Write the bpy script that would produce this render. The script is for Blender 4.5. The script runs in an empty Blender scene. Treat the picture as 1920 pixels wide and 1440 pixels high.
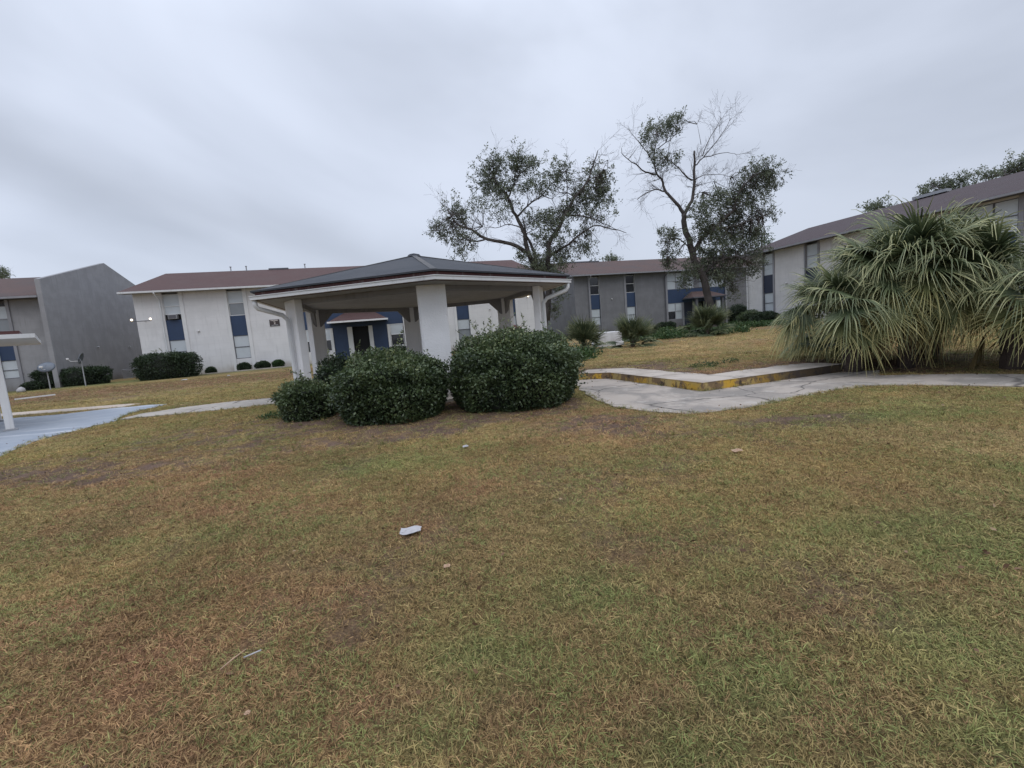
import bpy, bmesh, math, random
import numpy as np
from math import sin, cos, pi, radians, atan2, sqrt
from mathutils import Vector, Matrix

S = bpy.context.scene
COL = S.collection
# ------------------------------------------------------------------ camera
FPX, PITCH, ROLL, EYE = 860.0, radians(6.64), radians(4.67), 1.45
_F = np.array([0, cos(PITCH), -sin(PITCH)]); _D0 = np.array([0, -sin(PITCH), -cos(PITCH)]); _R0 = np.array([1.0, 0, 0])
CR = cos(ROLL) * _R0 + sin(ROLL) * _D0
CD = -sin(ROLL) * _R0 + cos(ROLL) * _D0
cam = bpy.data.cameras.new('camera'); camo = bpy.data.objects.new('camera', cam); COL.objects.link(camo)
cam.sensor_width = 36.0; cam.lens = FPX / 1920 * 36.0; cam.clip_start = 0.05; cam.clip_end = 3000
up = -CD; back = -_F
camo.matrix_world = Matrix(((CR[0], up[0], back[0], 0), (CR[1], up[1], back[1], 0), (CR[2], up[2], back[2], EYE), (0, 0, 0, 1)))
S.camera = camo
S.view_settings.view_transform = 'Standard'; S.view_settings.look = 'None'
S.view_settings.gamma = 1.0; S.view_settings.exposure = 0.36
# ------------------------------------------------------------------ world: overcast
SUN_EL, SUN_AZ = radians(55), radians(148)      # azimuth measured from +Y clockwise
W = bpy.data.worlds.new('World'); S.world = W; W.use_nodes = True
nt = W.node_tree; nt.nodes.clear(); N = nt.nodes.new; L = nt.links.new
out = N('ShaderNodeOutputWorld'); mix = N('ShaderNodeMixShader'); b1 = N('ShaderNodeBackground'); b2 = N('ShaderNodeBackground')
sky = N('ShaderNodeTexSky'); sky.sky_type = 'NISHITA'; sky.sun_disc = False; sky.sun_elevation = SUN_EL; sky.sun_rotation = SUN_AZ
L(sky.outputs[0], b1.inputs[0]); b1.inputs[1].default_value = 0.1
SKX, SKZ = 21.2, 1.1
tc = N('ShaderNodeTexCoord'); sep = N('ShaderNodeSeparateXYZ'); L(tc.outputs['Generated'], sep.inputs[0])
def M(op, a=None, b=None, c=None, tree=None):
    n = (tree or nt).nodes.new('ShaderNodeMath'); n.operation = op
    for i, v in enumerate((a, b, c)):
        if v is None: continue
        if hasattr(v, 'is_linked'): (tree or nt).links.new(v, n.inputs[i])
        else: n.inputs[i].default_value = v
    return n.outputs[0]
mp = N('ShaderNodeMapping'); mp.vector_type = 'POINT'; mp.inputs['Rotation'].default_value = (0, radians(17), 0); mp.inputs['Scale'].default_value = (1.0, 1.0, 2.1); mp.inputs['Location'].default_value = (SKX, 0.0, SKZ)
mp2 = N('ShaderNodeMapping'); mp2.inputs['Rotation'].default_value = (0, radians(-20), 0)
L(tc.outputs['Generated'], mp2.inputs[0]); L(mp2.outputs[0], mp.inputs[0]); mp.inputs['Rotation'].default_value = (0, 0, 0)
n1 = N('ShaderNodeTexNoise'); n1.inputs['Scale'].default_value = 1.35; n1.inputs['Detail'].default_value = 5.0; n1.inputs['Roughness'].default_value = 0.46; n1.inputs['Distortion'].default_value = 0.35
L(mp.outputs[0], n1.inputs[0])
r1 = N('ShaderNodeValToRGB'); L(n1.outputs[0], r1.inputs[0])
r1.color_ramp.elements[0].position = 0.30; r1.color_ramp.interpolation = 'EASE'; r1.color_ramp.elements[0].color = (0.425, 0.465, 0.55, 1)
r1.color_ramp.elements[1].position = 0.62; r1.color_ramp.elements[1].color = (0.59, 0.64, 0.75, 1)
# brighter towards the zenith, duller at the horizon
elv = N('ShaderNodeMapRange'); L(sep.outputs[2], elv.inputs[0]); elv.inputs[1].default_value = 0.0; elv.inputs[2].default_value = 0.55; elv.inputs[3].default_value = 0.86; elv.inputs[4].default_value = 1.14
zen = N('ShaderNodeMapRange'); L(sep.outputs[2], zen.inputs[0]); zen.inputs[1].default_value = 0.5; zen.inputs[2].default_value = 1.0; zen.inputs[3].default_value = 0.0; zen.inputs[4].default_value = 1.15
el2 = M('MULTIPLY', M('ADD', elv.outputs[0], zen.outputs[0]), M('SUBTRACT', 0.98, M('MULTIPLY', sep.outputs[0], 0.12)))
mp3 = N('ShaderNodeMapping'); mp3.inputs['Rotation'].default_value = (0, radians(-17), 0); L(tc.outputs['Generated'], mp3.inputs[0]); sp3 = N('ShaderNodeSeparateXYZ'); L(mp3.outputs[0], sp3.inputs[0])
n2 = N('ShaderNodeTexNoise'); n2.inputs['Scale'].default_value = 3.2; n2.inputs['Detail'].default_value = 4.0; L(tc.outputs['Generated'], n2.inputs[0])
v_ = M('ADD', sp3.outputs[2], M('MULTIPLY', M('SUBTRACT', n2.outputs[0], 0.5), 0.10))
def bump_(c0, w): return M('POWER', 2.718, M('MULTIPLY', M('POWER', M('DIVIDE', M('SUBTRACT', v_, c0), w), 2.0), -1.0))
sidef = N('ShaderNodeMapRange'); sidef.interpolation_type = 'SMOOTHSTEP'; L(sep.outputs[0], sidef.inputs[0]); sidef.inputs[1].default_value = 0.05; sidef.inputs[2].default_value = -0.35; sidef.inputs[3].default_value = 0.0; sidef.inputs[4].default_value = 1.0
band = M('MULTIPLY', M('SUBTRACT', M('MULTIPLY', bump_(0.095, 0.05), 0.20), M('MULTIPLY', bump_(0.0, 0.035), 0.09)), sidef.outputs[0])
el2 = M('MULTIPLY', el2, M('SUBTRACT', 1.0, band))
L(r1.outputs[0], b2.inputs[0]); L(el2, b2.inputs[1])
mix.inputs[0].default_value = 0.92; L(b1.outputs[0], mix.inputs[1]); L(b2.outputs[0], mix.inputs[2]); L(mix.outputs[0], out.inputs[0])
# ------------------------------------------------------------------ the sun behind the clouds
sl = bpy.data.lights.new('sun', 'SUN'); sl.energy = 0.6; sl.angle = radians(45); sl.color = (1.0, 0.96, 0.9)
so = bpy.data.objects.new('sun', sl); COL.objects.link(so)
sd = Vector((sin(SUN_AZ) * cos(SUN_EL), cos(SUN_AZ) * cos(SUN_EL), sin(SUN_EL)))
so.rotation_euler = (-sd).to_track_quat('-Z', 'Y').to_euler(); so.location = (0, -10, 30)
# ------------------------------------------------------------------ pixel helpers (photo is 1920 x 1440)
CAM = np.array([0, 0, EYE])
def ray(x, y): return _F + CR * (x - 960) / FPX + CD * (y - 720) / FPX
def at(x, y, Y): d = ray(x, y); return CAM + d * (Y / d[1])
def gr(x, y, z=0.0): d = ray(x, y); return CAM + d * ((z - EYE) / d[2])
ROT = radians(90 - 74.7)
E1 = np.array([cos(ROT), sin(ROT), 0]); E2 = np.array([-sin(ROT), cos(ROT), 0])
rng = np.random.default_rng(7)
# ------------------------------------------------------------------ terrain
def vnoise(x, y, s, seed=0):
    x = np.asarray(x, float) / s + seed * 17.31; y = np.asarray(y, float) / s - seed * 9.7
    xi = np.floor(x).astype(np.int64); yi = np.floor(y).astype(np.int64); fx = x - xi; fy = y - yi
    fx = fx * fx * (3 - 2 * fx); fy = fy * fy * (3 - 2 * fy)
    def h(a, b):
        v = (a * 374761393 + b * 668265263 + seed * 1274126177) & 0xffffffff
        v = ((v ^ (v >> 13)) * 1274126177) & 0xffffffff
        return ((v ^ (v >> 16)) & 0xffff) / 65535.0
    return (h(xi, yi) * (1 - fx) + h(xi + 1, yi) * fx) * (1 - fy) + (h(xi, yi + 1) * (1 - fx) + h(xi + 1, yi + 1) * fx) * fy
def fbm(x, y, s, seed=0, o=4):
    v = 0; a = 1; t = 0
    for i in range(o): v = v + a * vnoise(x, y, s / 2 ** i, seed + i); t += a; a *= 0.55
    return v / t
KZ = 0.17
K = [gr(1083, 700.5, KZ), gr(1142, 698.5, KZ), gr(1317.6, 718, KZ), gr(1586, 682, KZ)]
kA, kB, kC, kD = [k[:2] for k in K]
PAVC = np.array([-2.58, 13.9])
kE = gr(1640, 699, 0.05)[:2]; kF = gr(1930, 700, 0.0)[:2]; kG = kF + (kF - kE) * 3
TERR = np.array([kA, kB, kC, kD, kD + (kD - kC) * 0.15, kE + (0.25, 0.15), kF + (0, 0.1), kG, (120, -20), (200, 300), (-4, 300), (-1.0, 60), (0.2, 24), kA + (-0.15, 1.2)])
TW = [0.3, 0.3, 0.3, 0.5, 1.5, 2.5, 2.5, 2.5, 5, 5, 8, 5, 3, 0.6]
def inside(px, py, poly):
    c = np.zeros(px.shape, bool); n = len(poly)
    for i in range(n):
        x1, y1 = poly[i]; x2, y2 = poly[(i + 1) % n]
        c ^= ((y1 > py) != (y2 > py)) & (px < (x2 - x1) * (py - y1) / (y2 - y1 + 1e-12) + x1)
    return c
def edge_dist(px, py, poly, closed=True):
    best = np.full(px.shape, 1e9); idx = np.zeros(px.shape, int); n = len(poly)
    for i in range(n if closed else n - 1):
        a = np.array(poly[i]); b = np.array(poly[(i + 1) % n]); d = b - a
        t = np.clip(((px - a[0]) * d[0] + (py - a[1]) * d[1]) / (d @ d), 0, 1)
        q = np.hypot(px - a[0] - t * d[0], py - a[1] - t * d[1]); m = q < best
        best[m] = q[m]; idx[m] = i
    return best, idx
def H(px, py):
    px = np.atleast_1d(np.asarray(px, float)); py = np.atleast_1d(np.asarray(py, float))
    ins = inside(px, py, TERR); d, i = edge_dist(px, py, TERR)
    w = np.array(TW)[i]; t = np.clip(d / w, 0, 1) * ins; t = t * t * (3 - 2 * t)
    far = np.clip((py - 12) / 40, 0, 1)
    z = t * (KZ - 0.012 + 0.09 * far) + (1 - t) * 0.05 * far
    und = (fbm(px, py, 3.0, 5, 3) - 0.5) * 0.05 + (fbm(px, py, 0.5, 9, 2) - 0.5) * 0.018
    return z + und * np.clip(t * 0.6 + (d > 0.5), 0, 1) * (1 - 0.8 * np.exp(-((d / 0.5) ** 2)))
def h1(x, y): return float(H(x, y)[0])
# pavements as ground polygons -------------------------------------------------
def G2(pts, z=0.0): return [tuple(gr(x, y, z)[:2]) for x, y in pts]
APRON = G2([(1060, 712), (1085, 728), (1115, 748), (1150, 763), (1195, 769), (1240, 774), (1300, 776), (1345, 773), (1400, 765), (1450, 755), (1500, 746), (1560, 734), (1620, 724.5), (1700, 723), (1800, 723.5), (1990, 726), (1990, 703), (1800, 702), (1640, 705)]) + [tuple(kD + (0.5, -0.25)), tuple(kD), tuple(kC), tuple(kB), tuple(kA), tuple(kA + (-0.8, 0.05))]
LWALK = G2([(225, 787), (340, 776), (430, 768), (512, 758), (600, 750), (600, 740), (512, 746.5), (430, 754), (340, 765), (262, 777)])
COURT = G2([(-60, 880), (0, 857), (30, 843), (60, 829), (100, 817), (150, 806), (175, 799), (215, 791), (235, 778), (262, 770), (290, 764), (313, 758), (280, 759.5), (200, 767), (120, 777), (25, 784), (-80, 796)])
CURBL = G2([(-80, 789), (25, 780), (120, 773), (230, 764), (265, 757.5), (235, 758.5), (120, 767.5), (25, 774.5), (-80, 783)])
WB = np.array([-22.75, 36.57]); GC = np.array([9.92, 51.29]); RQ = np.array([23.37, 44.76]); LG = np.array([-32.27, 33.31])
FWALK = [tuple(WB + E1[:2] * a + E2[:2] * b) for a, b in ((-2.5, -1.75), (5.5, -1.75), (5.5, -1.35), (-2.5, -1.35))]
# lawn tone ----------------------------------------------------------------
OLIVE = np.array([0.255, 0.190, 0.083]); STRAW = np.array([0.345, 0.263, 0.130]); GREEN = np.array([0.150, 0.182, 0.066]); RUST = np.array([0.265, 0.155, 0.090]); SOIL = np.array([0.155, 0.110, 0.086])
def blobs(x, y, L_):
    v = np.zeros(np.shape(x))
    for cx, cy, rx, ry in L_: v = np.maximum(v, np.exp(-(((x - cx) / rx) ** 2 + ((y - cy) / ry) ** 2)))
    return v
_rust = [(*gr(x, y)[:2], rx, ry) for x, y, rx, ry in ((110, 1000, 1.2, .8), (100, 1170, .6, .45), (420, 960, .7, .35), (900, 990, .6, .3), (1180, 1040, .5, .3), (430, 880, .8, .5), (250, 1250, .6, .5), (1180, 790, .7, .5), (740, 1330, .5, .3), (330, 1400, .5, .2), (930, 1340, .35, .2), (1250, 1330, .4, .2), (1560, 1330, .4, .2), (1500, 1140, .5, .25), (1330, 1180, .4, .25))]
_green = [(*gr(x, y)[:2], rx, ry) for x, y, rx, ry in ((1700, 990, .8, .3), (1850, 1020, .8, .3), (700, 870, .8, .5), (1330, 700, .5, .25), (260, 830, .6, .3), (1800, 1200, .5, .35), (1100, 1100, .4, .3), (1400, 1290, .3, .25), (900, 1230, .35, .25), (800, 1370, .2, .15), (1880, 1380, .3, .2), (1650, 780, 1.5, .5), (1300, 1400, .25, .2))]
_bare = [(*gr(x, y)[:2], rx * 1.4, ry * 2.2) for x, y, rx, ry in ((250, 865, 1.6, .45), (420, 845, 1.2, .4), (480, 800, 1.2, .4), (330, 830, 1.1, .35), (170, 880, 1.3, .3), (470, 800, .8, .3), (560, 815, 1.0, .3), (1110, 790, .6, .25), (1180, 800, .7, .25), (720, 815, 1.0, .22), (1500, 790, .6, .2))]
def dirt(x, y):
    bb = blobs(x, y, _bare) ** .6; d = np.clip((bb * (0.30 + fbm(x, y, 0.9, 31, 5)) - 0.27) * 3.2, 0, 1) * np.clip(0.35 + 1.6 * (fbm(x, y, 0.22, 37, 2) - 0.3), 0, 1)
    dk, _ = edge_dist(x, y, [kA, kB, kC, kD, kE + (0.2, 0.5)], closed=False)
    ins = inside(x, y, TERR)
    d = np.maximum(d, np.clip(ins * (0.7 + 1.6 * (fbm(x, y, 0.6, 21, 4) - 0.5)) * 1.5 * np.exp(-np.maximum(dk - 1.0, 0) / 0.9) * (y < 16), 0, 1))
    for cx, cy, q in ((-2.2, 8.45, 1.35), (0.0, 8.75, 1.55), (-4.2, 9.1, .8), (-1.2, 9.3, 1.2)):
        d = np.maximum(d, np.clip((q - np.hypot(x - cx, y - cy) + .35 * (fbm(x, y, .5, 91, 3) - .5)) * 4, 0, .9))
    bed = np.exp(-(((x - 8.6) / 2.6) ** 2 + ((y - 9.9) / 1.3) ** 2)) * ins
    return np.clip(np.maximum(d, bed * 0.6) + 0.9 * np.clip((fbm(x, y, 1.3, 61, 4) - 0.60) * 5, 0, 0.6), 0, 1)
def tone(x, y):
    x = np.asarray(x, float); y = np.asarray(y, float)
    a = fbm(x, y, 2.2, 3, 4); b = fbm(x, y, 1.2, 13, 4); c = fbm(x + 5, y, 3.5, 23, 4)
    g = np.clip((b - 0.46) * 6, 0, 1); r = np.clip((c - 0.5) * 5, 0, 1); s = np.clip((a - 0.47) * 5, 0, 1)
    r = np.clip(np.maximum(r * 0.7, blobs(x, y, _rust)), 0, 1); g = np.clip(np.maximum(g * 0.32, blobs(x, y, _green) * 0.75), 0, 1)
    # the far court lawn: a rusty band between greener borders
    sloc = (x - WB[0]) * E2[0] + (y - WB[1]) * E2[1]; xl = (x - WB[0]) * E1[0] + (y - WB[1]) * E1[1]
    farl = (x < 1) & (y > 14)
    band = np.exp(-((sloc + 11 + 2.0 * fbm(x, y, 6, 41, 2)) / 4.5) ** 2)
    r = np.where(farl, band * 0.95, r); g = np.where(farl, np.clip(np.exp(-((sloc + 1.5) / 2.2) ** 2) * 0.8 + 0.15, 0, 1), g)
    terr = (x > 1) & (y > 15)
    s = np.where(terr, np.maximum(s, 0.75), s); g = np.where(terr, g * 0.4 + np.clip((y - 36) / 8, 0, 1) * 0.7, g); r = np.where(terr, r * 0.5, r)
    col = OLIVE[None] * (1 - s)[:, None] + STRAW[None] * s[:, None]
    col = col * (1 - r)[:, None] * 1.0 + RUST[None] * r[:, None]
    col = col * (1 - g)[:, None] + GREEN[None] * g[:, None]; col = np.where((farl & (band > .3))[:, None], col * np.array([0.80, 0.78, 0.85]), col)
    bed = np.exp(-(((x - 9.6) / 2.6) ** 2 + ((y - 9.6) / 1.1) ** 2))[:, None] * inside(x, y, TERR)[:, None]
    col = col * (1 - .8 * bed) + np.array([0.045, 0.062, 0.026])[None] * .8 * bed  # dark green ground cover, with the palmettos' shade mixed into its colour
    return col * (0.66 + 0.72 * fbm(x, y, 0.8, 51, 4))[:, None]
# ------------------------------------------------------------------ materials
def new_mat(name):
    m = bpy.data.materials.new(name); m.use_nodes = True
    return m, m.node_tree, m.node_tree.nodes['Principled BSDF']
def nd(t, k, **kw):
    n = t.nodes.new(k)
    for a, b in kw.items():
        if a in n.inputs.keys() or a.replace('_', ' ') in n.inputs.keys(): n.inputs[a if a in n.inputs.keys() else a.replace('_', ' ')].default_value = b
        else: setattr(n, a, b)
    return n
def mixc(t, f, a, b, blend='MIX'):
    n = t.nodes.new('ShaderNodeMix'); n.data_type = 'RGBA'; n.blend_type = blend
    for s_, v in ((n.inputs[0], f), (n.inputs[6], a), (n.inputs[7], b)):
        if hasattr(v, 'is_linked'): t.links.new(v, s_)
        else: s_.default_value = v if not isinstance(v, tuple) or len(v) == 4 else (*v, 1)
    return n.outputs[2]
def ramp(t, f, p0, p1, c0=0.0, c1=1.0):
    n = t.nodes.new('ShaderNodeMapRange'); n.interpolation_type = 'SMOOTHSTEP'; t.links.new(f, n.inputs[0])
    for i, v in enumerate((p0, p1, c0, c1)): n.inputs[i + 1].default_value = v
    return n.outputs[0]
def noise(t, vec, scale, detail=4, rough=0.55, dist=0.0):
    n = nd(t, 'ShaderNodeTexNoise', Scale=scale, Detail=detail, Roughness=rough, Distortion=dist)
    if vec is not None: t.links.new(vec, n.inputs[0])
    return n.outputs[0]
def coords(t, kind='Object', scale=(1, 1, 1)):
    c = t.nodes.new('ShaderNodeTexCoord')
    if scale == (1, 1, 1): return c.outputs[kind]
    m = t.nodes.new('ShaderNodeMapping'); m.inputs['Scale'].default_value = scale; t.links.new(c.outputs[kind], m.inputs[0]); return m.outputs[0]
def bump(t, p, h_, strength=0.3, dist=0.01):
    b = nd(t, 'ShaderNodeBump', Strength=strength, Distance=dist); t.links.new(h_, b.inputs['Height']); t.links.new(b.outputs[0], p.inputs['Normal'])
def paint(name, c, rough=0.7, var=0.12, streak=0.15, grain=60, bstr=0.25, bd=0.004, dirtc=None, splash=0.0):
    m, t, p = new_mat(name); v = coords(t)
    a = noise(t, v, 1.1, 5); s = noise(t, coords(t, scale=(3, 3, 0.25)), 2.2, 4, 0.6)
    c2 = tuple(k * (1 - var) for k in c); c3 = tuple(k * (1 - streak * 1.5) for k in (dirtc or c))
    k = mixc(t, ramp(t, a, 0.35, 0.65), c, c2); k = mixc(t, ramp(t, s, 0.52, 0.75, 0, 0.8), k, c3)
    if splash:
        sz = nd(t, 'ShaderNodeSeparateXYZ'); t.links.new(v, sz.inputs[0])
        hz = M('SUBTRACT', sz.outputs[2], M('MULTIPLY', noise(t, coords(t, scale=(1, 1, 0.4)), 2.6, 5, 0.65), 0.9, tree=t), tree=t)
        k = mixc(t, ramp(t, hz, -0.45, 0.25, splash, 0.0), k, tuple(q * w for q, w in zip(c, (0.5, 0.44, 0.38))))
        bl_ = ramp(t, noise(t, v, 0.55, 3, 0.5), 0.56, 0.60, 0, 0.35); k = mixc(t, bl_, k, tuple(q * 0.88 for q in c))
        if splash < 0.75: lines = nd(t, 'ShaderNodeTexWave', wave_type='BANDS', bands_direction='Z', Scale=0.62, Distortion=0.15); t.links.new(v, lines.inputs[0]); k = mixc(t, ramp(t, lines.outputs['Fac'], 0.97, 1.0, 0, 0.2), k, tuple(q * 0.75 for q in c))
    t.links.new(k, p.inputs['Base Color']); p.inputs['Roughness'].default_value = rough
    g = noise(t, v, grain, 3); bump(t, p, g, bstr, bd); return m
M_WHITE = paint('white_wall_paint', (0.67, 0.665, 0.67), 0.85, 0.06, 0.14, 40, 0.5, 0.008, splash=0.7)
M_POST = paint('white_stucco', (0.80, 0.80, 0.81), 0.9, 0.05, 0.12, 30, 0.7, 0.015, splash=0.8)
M_GREY = paint('grey_wall_paint', (0.185, 0.185, 0.197), 0.85, 0.16, 0.20, 40, 0.5, 0.008, splash=0.6)
M_GREYL = paint('light_grey_wall_paint', (0.285, 0.285, 0.297), 0.85, 0.14, 0.18, 40, 0.5, 0.008, splash=0.6)
M_BEIGE = paint('pale_wall_paint', (0.60, 0.585, 0.58), 0.85, 0.08, 0.16, 40, 0.5, 0.008, splash=0.6)
M_TRIMW = paint('white_trim', (0.66, 0.66, 0.66), 0.6, 0.06, 0.12, 80, 0.1)
M_GUT = paint('gutter_metal', (0.62, 0.63, 0.64), 0.45, 0.08, 0.2, 80, 0.05)
M_TRIMG = paint('grey_trim', (0.26, 0.26, 0.28), 0.6, 0.10, 0.2, 80, 0.1)
M_DARKTRIM = paint('dark_trim', (0.10, 0.10, 0.115), 0.6)
M_BLUE = paint('blue_panel_paint', (0.023, 0.047, 0.105), 0.55, 0.12, 0.12, 30, 0.1)
M_NAVY = paint('dark_blue_paint', (0.02, 0.028, 0.055), 0.5, 0.12, 0.12, 30, 0.1)
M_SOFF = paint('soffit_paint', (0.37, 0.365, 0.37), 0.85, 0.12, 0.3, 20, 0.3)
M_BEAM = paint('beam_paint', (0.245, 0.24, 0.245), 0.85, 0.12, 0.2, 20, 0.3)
M_FASC = paint('maroon_fascia', (0.085, 0.03, 0.03), 0.7, 0.2, 0.3, 30, 0.3, dirtc=(0.35, 0.3, 0.28))
M_METAL = paint('grey_metal', (0.32, 0.33, 0.35), 0.4, 0.1, 0.2)
M_BLACK = paint('dark_opening', (0.008, 0.008, 0.010), 0.8)
M_BROWN = paint('sign_brown', (0.055, 0.040, 0.040), 0.6)
M_LETTER = paint('sign_letter', (0.62, 0.56, 0.52), 0.6, 0.02, 0.02)
M_DISH = paint('dish_grey', (0.11, 0.13, 0.16), 0.45)
M_MAROON = paint('maroon_metal', (0.10, 0.025, 0.03), 0.5)
M_PAPER = paint('litter_white', (0.42, 0.41, 0.42), 0.6, 0.1, 0.1, 20, 0.4, 0.01)
M_PINK = paint('litter_tan', (0.45, 0.30, 0.20), 0.7)
def glassmat(name, c, rough):
    m, t, p = new_mat(name); v = coords(t, scale=(1, 1, 1))
    w = nd(t, 'ShaderNodeTexWave', wave_type='BANDS', bands_direction='Z', Scale=9.0, Distortion=0.3); t.links.new(v, w.inputs[0])
    a = noise(t, v, 1.3, 3)
    k = mixc(t, ramp(t, w.outputs['Fac'], 0.2, 0.9, 0, 0.25), c, tuple(x * 0.72 for x in c)); k = mixc(t, ramp(t, a, 0.4, 0.7, 0, 0.5), k, tuple(x * 0.8 for x in c))
    t.links.new(k, p.inputs['Base Color']); p.inputs['Roughness'].default_value = rough; p.inputs['IOR'].default_value = 1.5
    p.inputs['Coat Weight'].default_value = 0.6; p.inputs['Coat Roughness'].default_value = 0.03; return m
M_BLIND = glassmat('window_with_blinds', (0.50, 0.54, 0.57), 0.5)
M_BLINDD = glassmat('window_dull_blinds', (0.22, 0.24, 0.26), 0.4)
M_DARKG = glassmat('window_dark_glass', (0.018, 0.020, 0.026), 0.15)
def shingle(name, c1, c2, c3, patch=None):
    m, t, p = new_mat(name); uv = coords(t, 'UV')
    b = nd(t, 'ShaderNodeTexBrick', Scale=1.0, Mortar_Size=0.006, Bias=0.0, Brick_Width=0.30, Row_Height=0.14); b.offset = 0.5
    t.links.new(uv, b.inputs['Vector']); b.inputs['Color1'].default_value = (*c1, 1); b.inputs['Color2'].default_value = (*c2, 1); b.inputs['Mortar'].default_value = tuple(k * 0.45 for k in c1) + (1,)
    a = noise(t, uv, 0.35, 5, 0.6); k = mixc(t, ramp(t, a, 0.4, 0.7, 0, 0.8), b.outputs[0], c3)
    g = noise(t, uv, 45, 2); k = mixc(t, 0.35, k, mixc(t, g, tuple(x * 0.4 for x in c2), tuple(x * 1.7 for x in c2)))
    t.links.new(k, p.inputs['Base Color']); p.inputs['Roughness'].default_value = 0.95; bump(t, p, b.outputs['Fac'], 0.6, -0.012); return m
M_ROOF = shingle('maroon_shingles', (0.105, 0.056, 0.051), (0.078, 0.042, 0.040), (0.092, 0.062, 0.057))
M_ROOF2 = shingle('weathered_brown_shingles', (0.115, 0.068, 0.058), (0.085, 0.055, 0.050), (0.060, 0.055, 0.057))
M_ROOFR = shingle('grey_maroon_shingles', (0.075, 0.052, 0.055), (0.058, 0.042, 0.046), (0.070, 0.056, 0.060))
M_ROOFG = shingle('charcoal_shingles', (0.060, 0.066, 0.078), (0.040, 0.044, 0.053), (0.075, 0.078, 0.085))
def concrete(name, c, c2, c3, crack=True, joints=None):
    m, t, p = new_mat(name); v = coords(t)
    a = noise(t, v, 0.9, 6, 0.65, 0.6); b = noise(t, v, 2.7, 5, 0.7); g = noise(t, v, 60, 3, 0.7)
    k = mixc(t, ramp(t, a, 0.42, 0.60), c, c2); k = mixc(t, ramp(t, b, 0.52, 0.72, 0, 0.9), k, c3)
    k = mixc(t, 0.22, k, mixc(t, g, (0.08, 0.075, 0.07), (0.8, 0.78, 0.75)))
    if crack:
        vo = nd(t, 'ShaderNodeTexVoronoi', feature='DISTANCE_TO_EDGE', Scale=0.45)
        nn = nd(t, 'ShaderNodeTexNoise', Scale=2.5, Detail=4.0); t.links.new(v, nn.inputs[0])
        ad = t.nodes.new('ShaderNodeVectorMath'); ad.operation = 'MULTIPLY_ADD'; t.links.new(nn.outputs[1], ad.inputs[0]); ad.inputs[1].default_value = (0.35, 0.35, 0); t.links.new(v, ad.inputs[2])
        t.links.new(ad.outputs[0], vo.inputs[0]); k = mixc(t, ramp(t, vo.outputs[0], 0.0, 0.012, 0.8, 0.0), k, (0.05, 0.045, 0.04))
    t.links.new(k, p.inputs['Base Color']); p.inputs['Roughness'].default_value = 0.9; bump(t, p, g, 0.35, 0.006); return m
M_CONC = concrete('stained_concrete', (0.36, 0.30, 0.245), (0.17, 0.145, 0.12), (0.44, 0.395, 0.345))
M_SLAB = concrete('dusty_concrete', (0.46, 0.395, 0.33), (0.34, 0.28, 0.225), (0.20, 0.155, 0.12))
M_WALK = concrete('pale_concrete', (0.37, 0.325, 0.275), (0.27, 0.235, 0.20), (0.42, 0.38, 0.33))
M_TANC = concrete('tan_concrete', (0.50, 0.40, 0.31), (0.38, 0.31, 0.25), (0.52, 0.46, 0.40), crack=False)
def courtmat():
    m, t, p = new_mat('worn_blue_court'); v = coords(t)
    st = nd(t, 'ShaderNodeMapping'); st.inputs['Scale'].default_value = (0.25, 2.2, 1); st.inputs['Rotation'].default_value = (0, 0, radians(-18)); t.links.new(v, st.inputs[0])
    a = noise(t, st.outputs[0], 1.0, 5, 0.65, 0.4); b = noise(t, v, 1.2, 6, 0.7); g = noise(t, v, 50, 3)
    k = mixc(t, ramp(t, b, 0.4, 0.62), (0.235, 0.275, 0.335), (0.29, 0.325, 0.375)); k = mixc(t, ramp(t, a, 0.56, 0.66, 0, 0.8), k, (0.50, 0.53, 0.57))
    k = mixc(t, ramp(t, noise(t, v, 0.7, 6, 0.75), 0.60, 0.68, 0, 0.6), k, (0.16, 0.155, 0.165)); k = mixc(t, 0.12, k, mixc(t, g, (0, 0, 0), (0.7, 0.7, 0.7)))
    t.links.new(k, p.inputs['Base Color']); p.inputs['Roughness'].default_value = 0.65; bump(t, p, g, 0.2, 0.004); return m
M_COURT = courtmat()
def kerbmat():
    m, t, p = new_mat('worn_yellow_kerb_paint'); v = coords(t)
    a = noise(t, v, 3.0, 6, 0.7, 0.3); b = noise(t, v, 1.1, 5, 0.6); d = noise(t, v, 7.0, 5, 0.7)
    k = mixc(t, ramp(t, b, 0.45, 0.62), (0.54, 0.32, 0.035), (0.43, 0.32, 0.12)); k = mixc(t, ramp(t, a, 0.47, 0.57), k, (0.19, 0.125, 0.065)); k = mixc(t, ramp(t, d, 0.55, 0.63, 0, 0.9), k, (0.030, 0.024, 0.020))
    s = nd(t, 'ShaderNodeSeparateXYZ'); t.links.new(v, s.inputs[0]); k = mixc(t, ramp(t, s.outputs[2], 0.135, 0.172, 0, 0.6), k, (0.045, 0.036, 0.030)); k = mixc(t, ramp(t, s.outputs[0], 4.2, 6.0, 0, 0.93), k, (0.035, 0.027, 0.023))
    t.links.new(k, p.inputs['Base Color']); p.inputs['Roughness'].default_value = 0.85; bump(t, p, a, 0.6, 0.02); return m
M_KERB = kerbmat()
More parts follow.
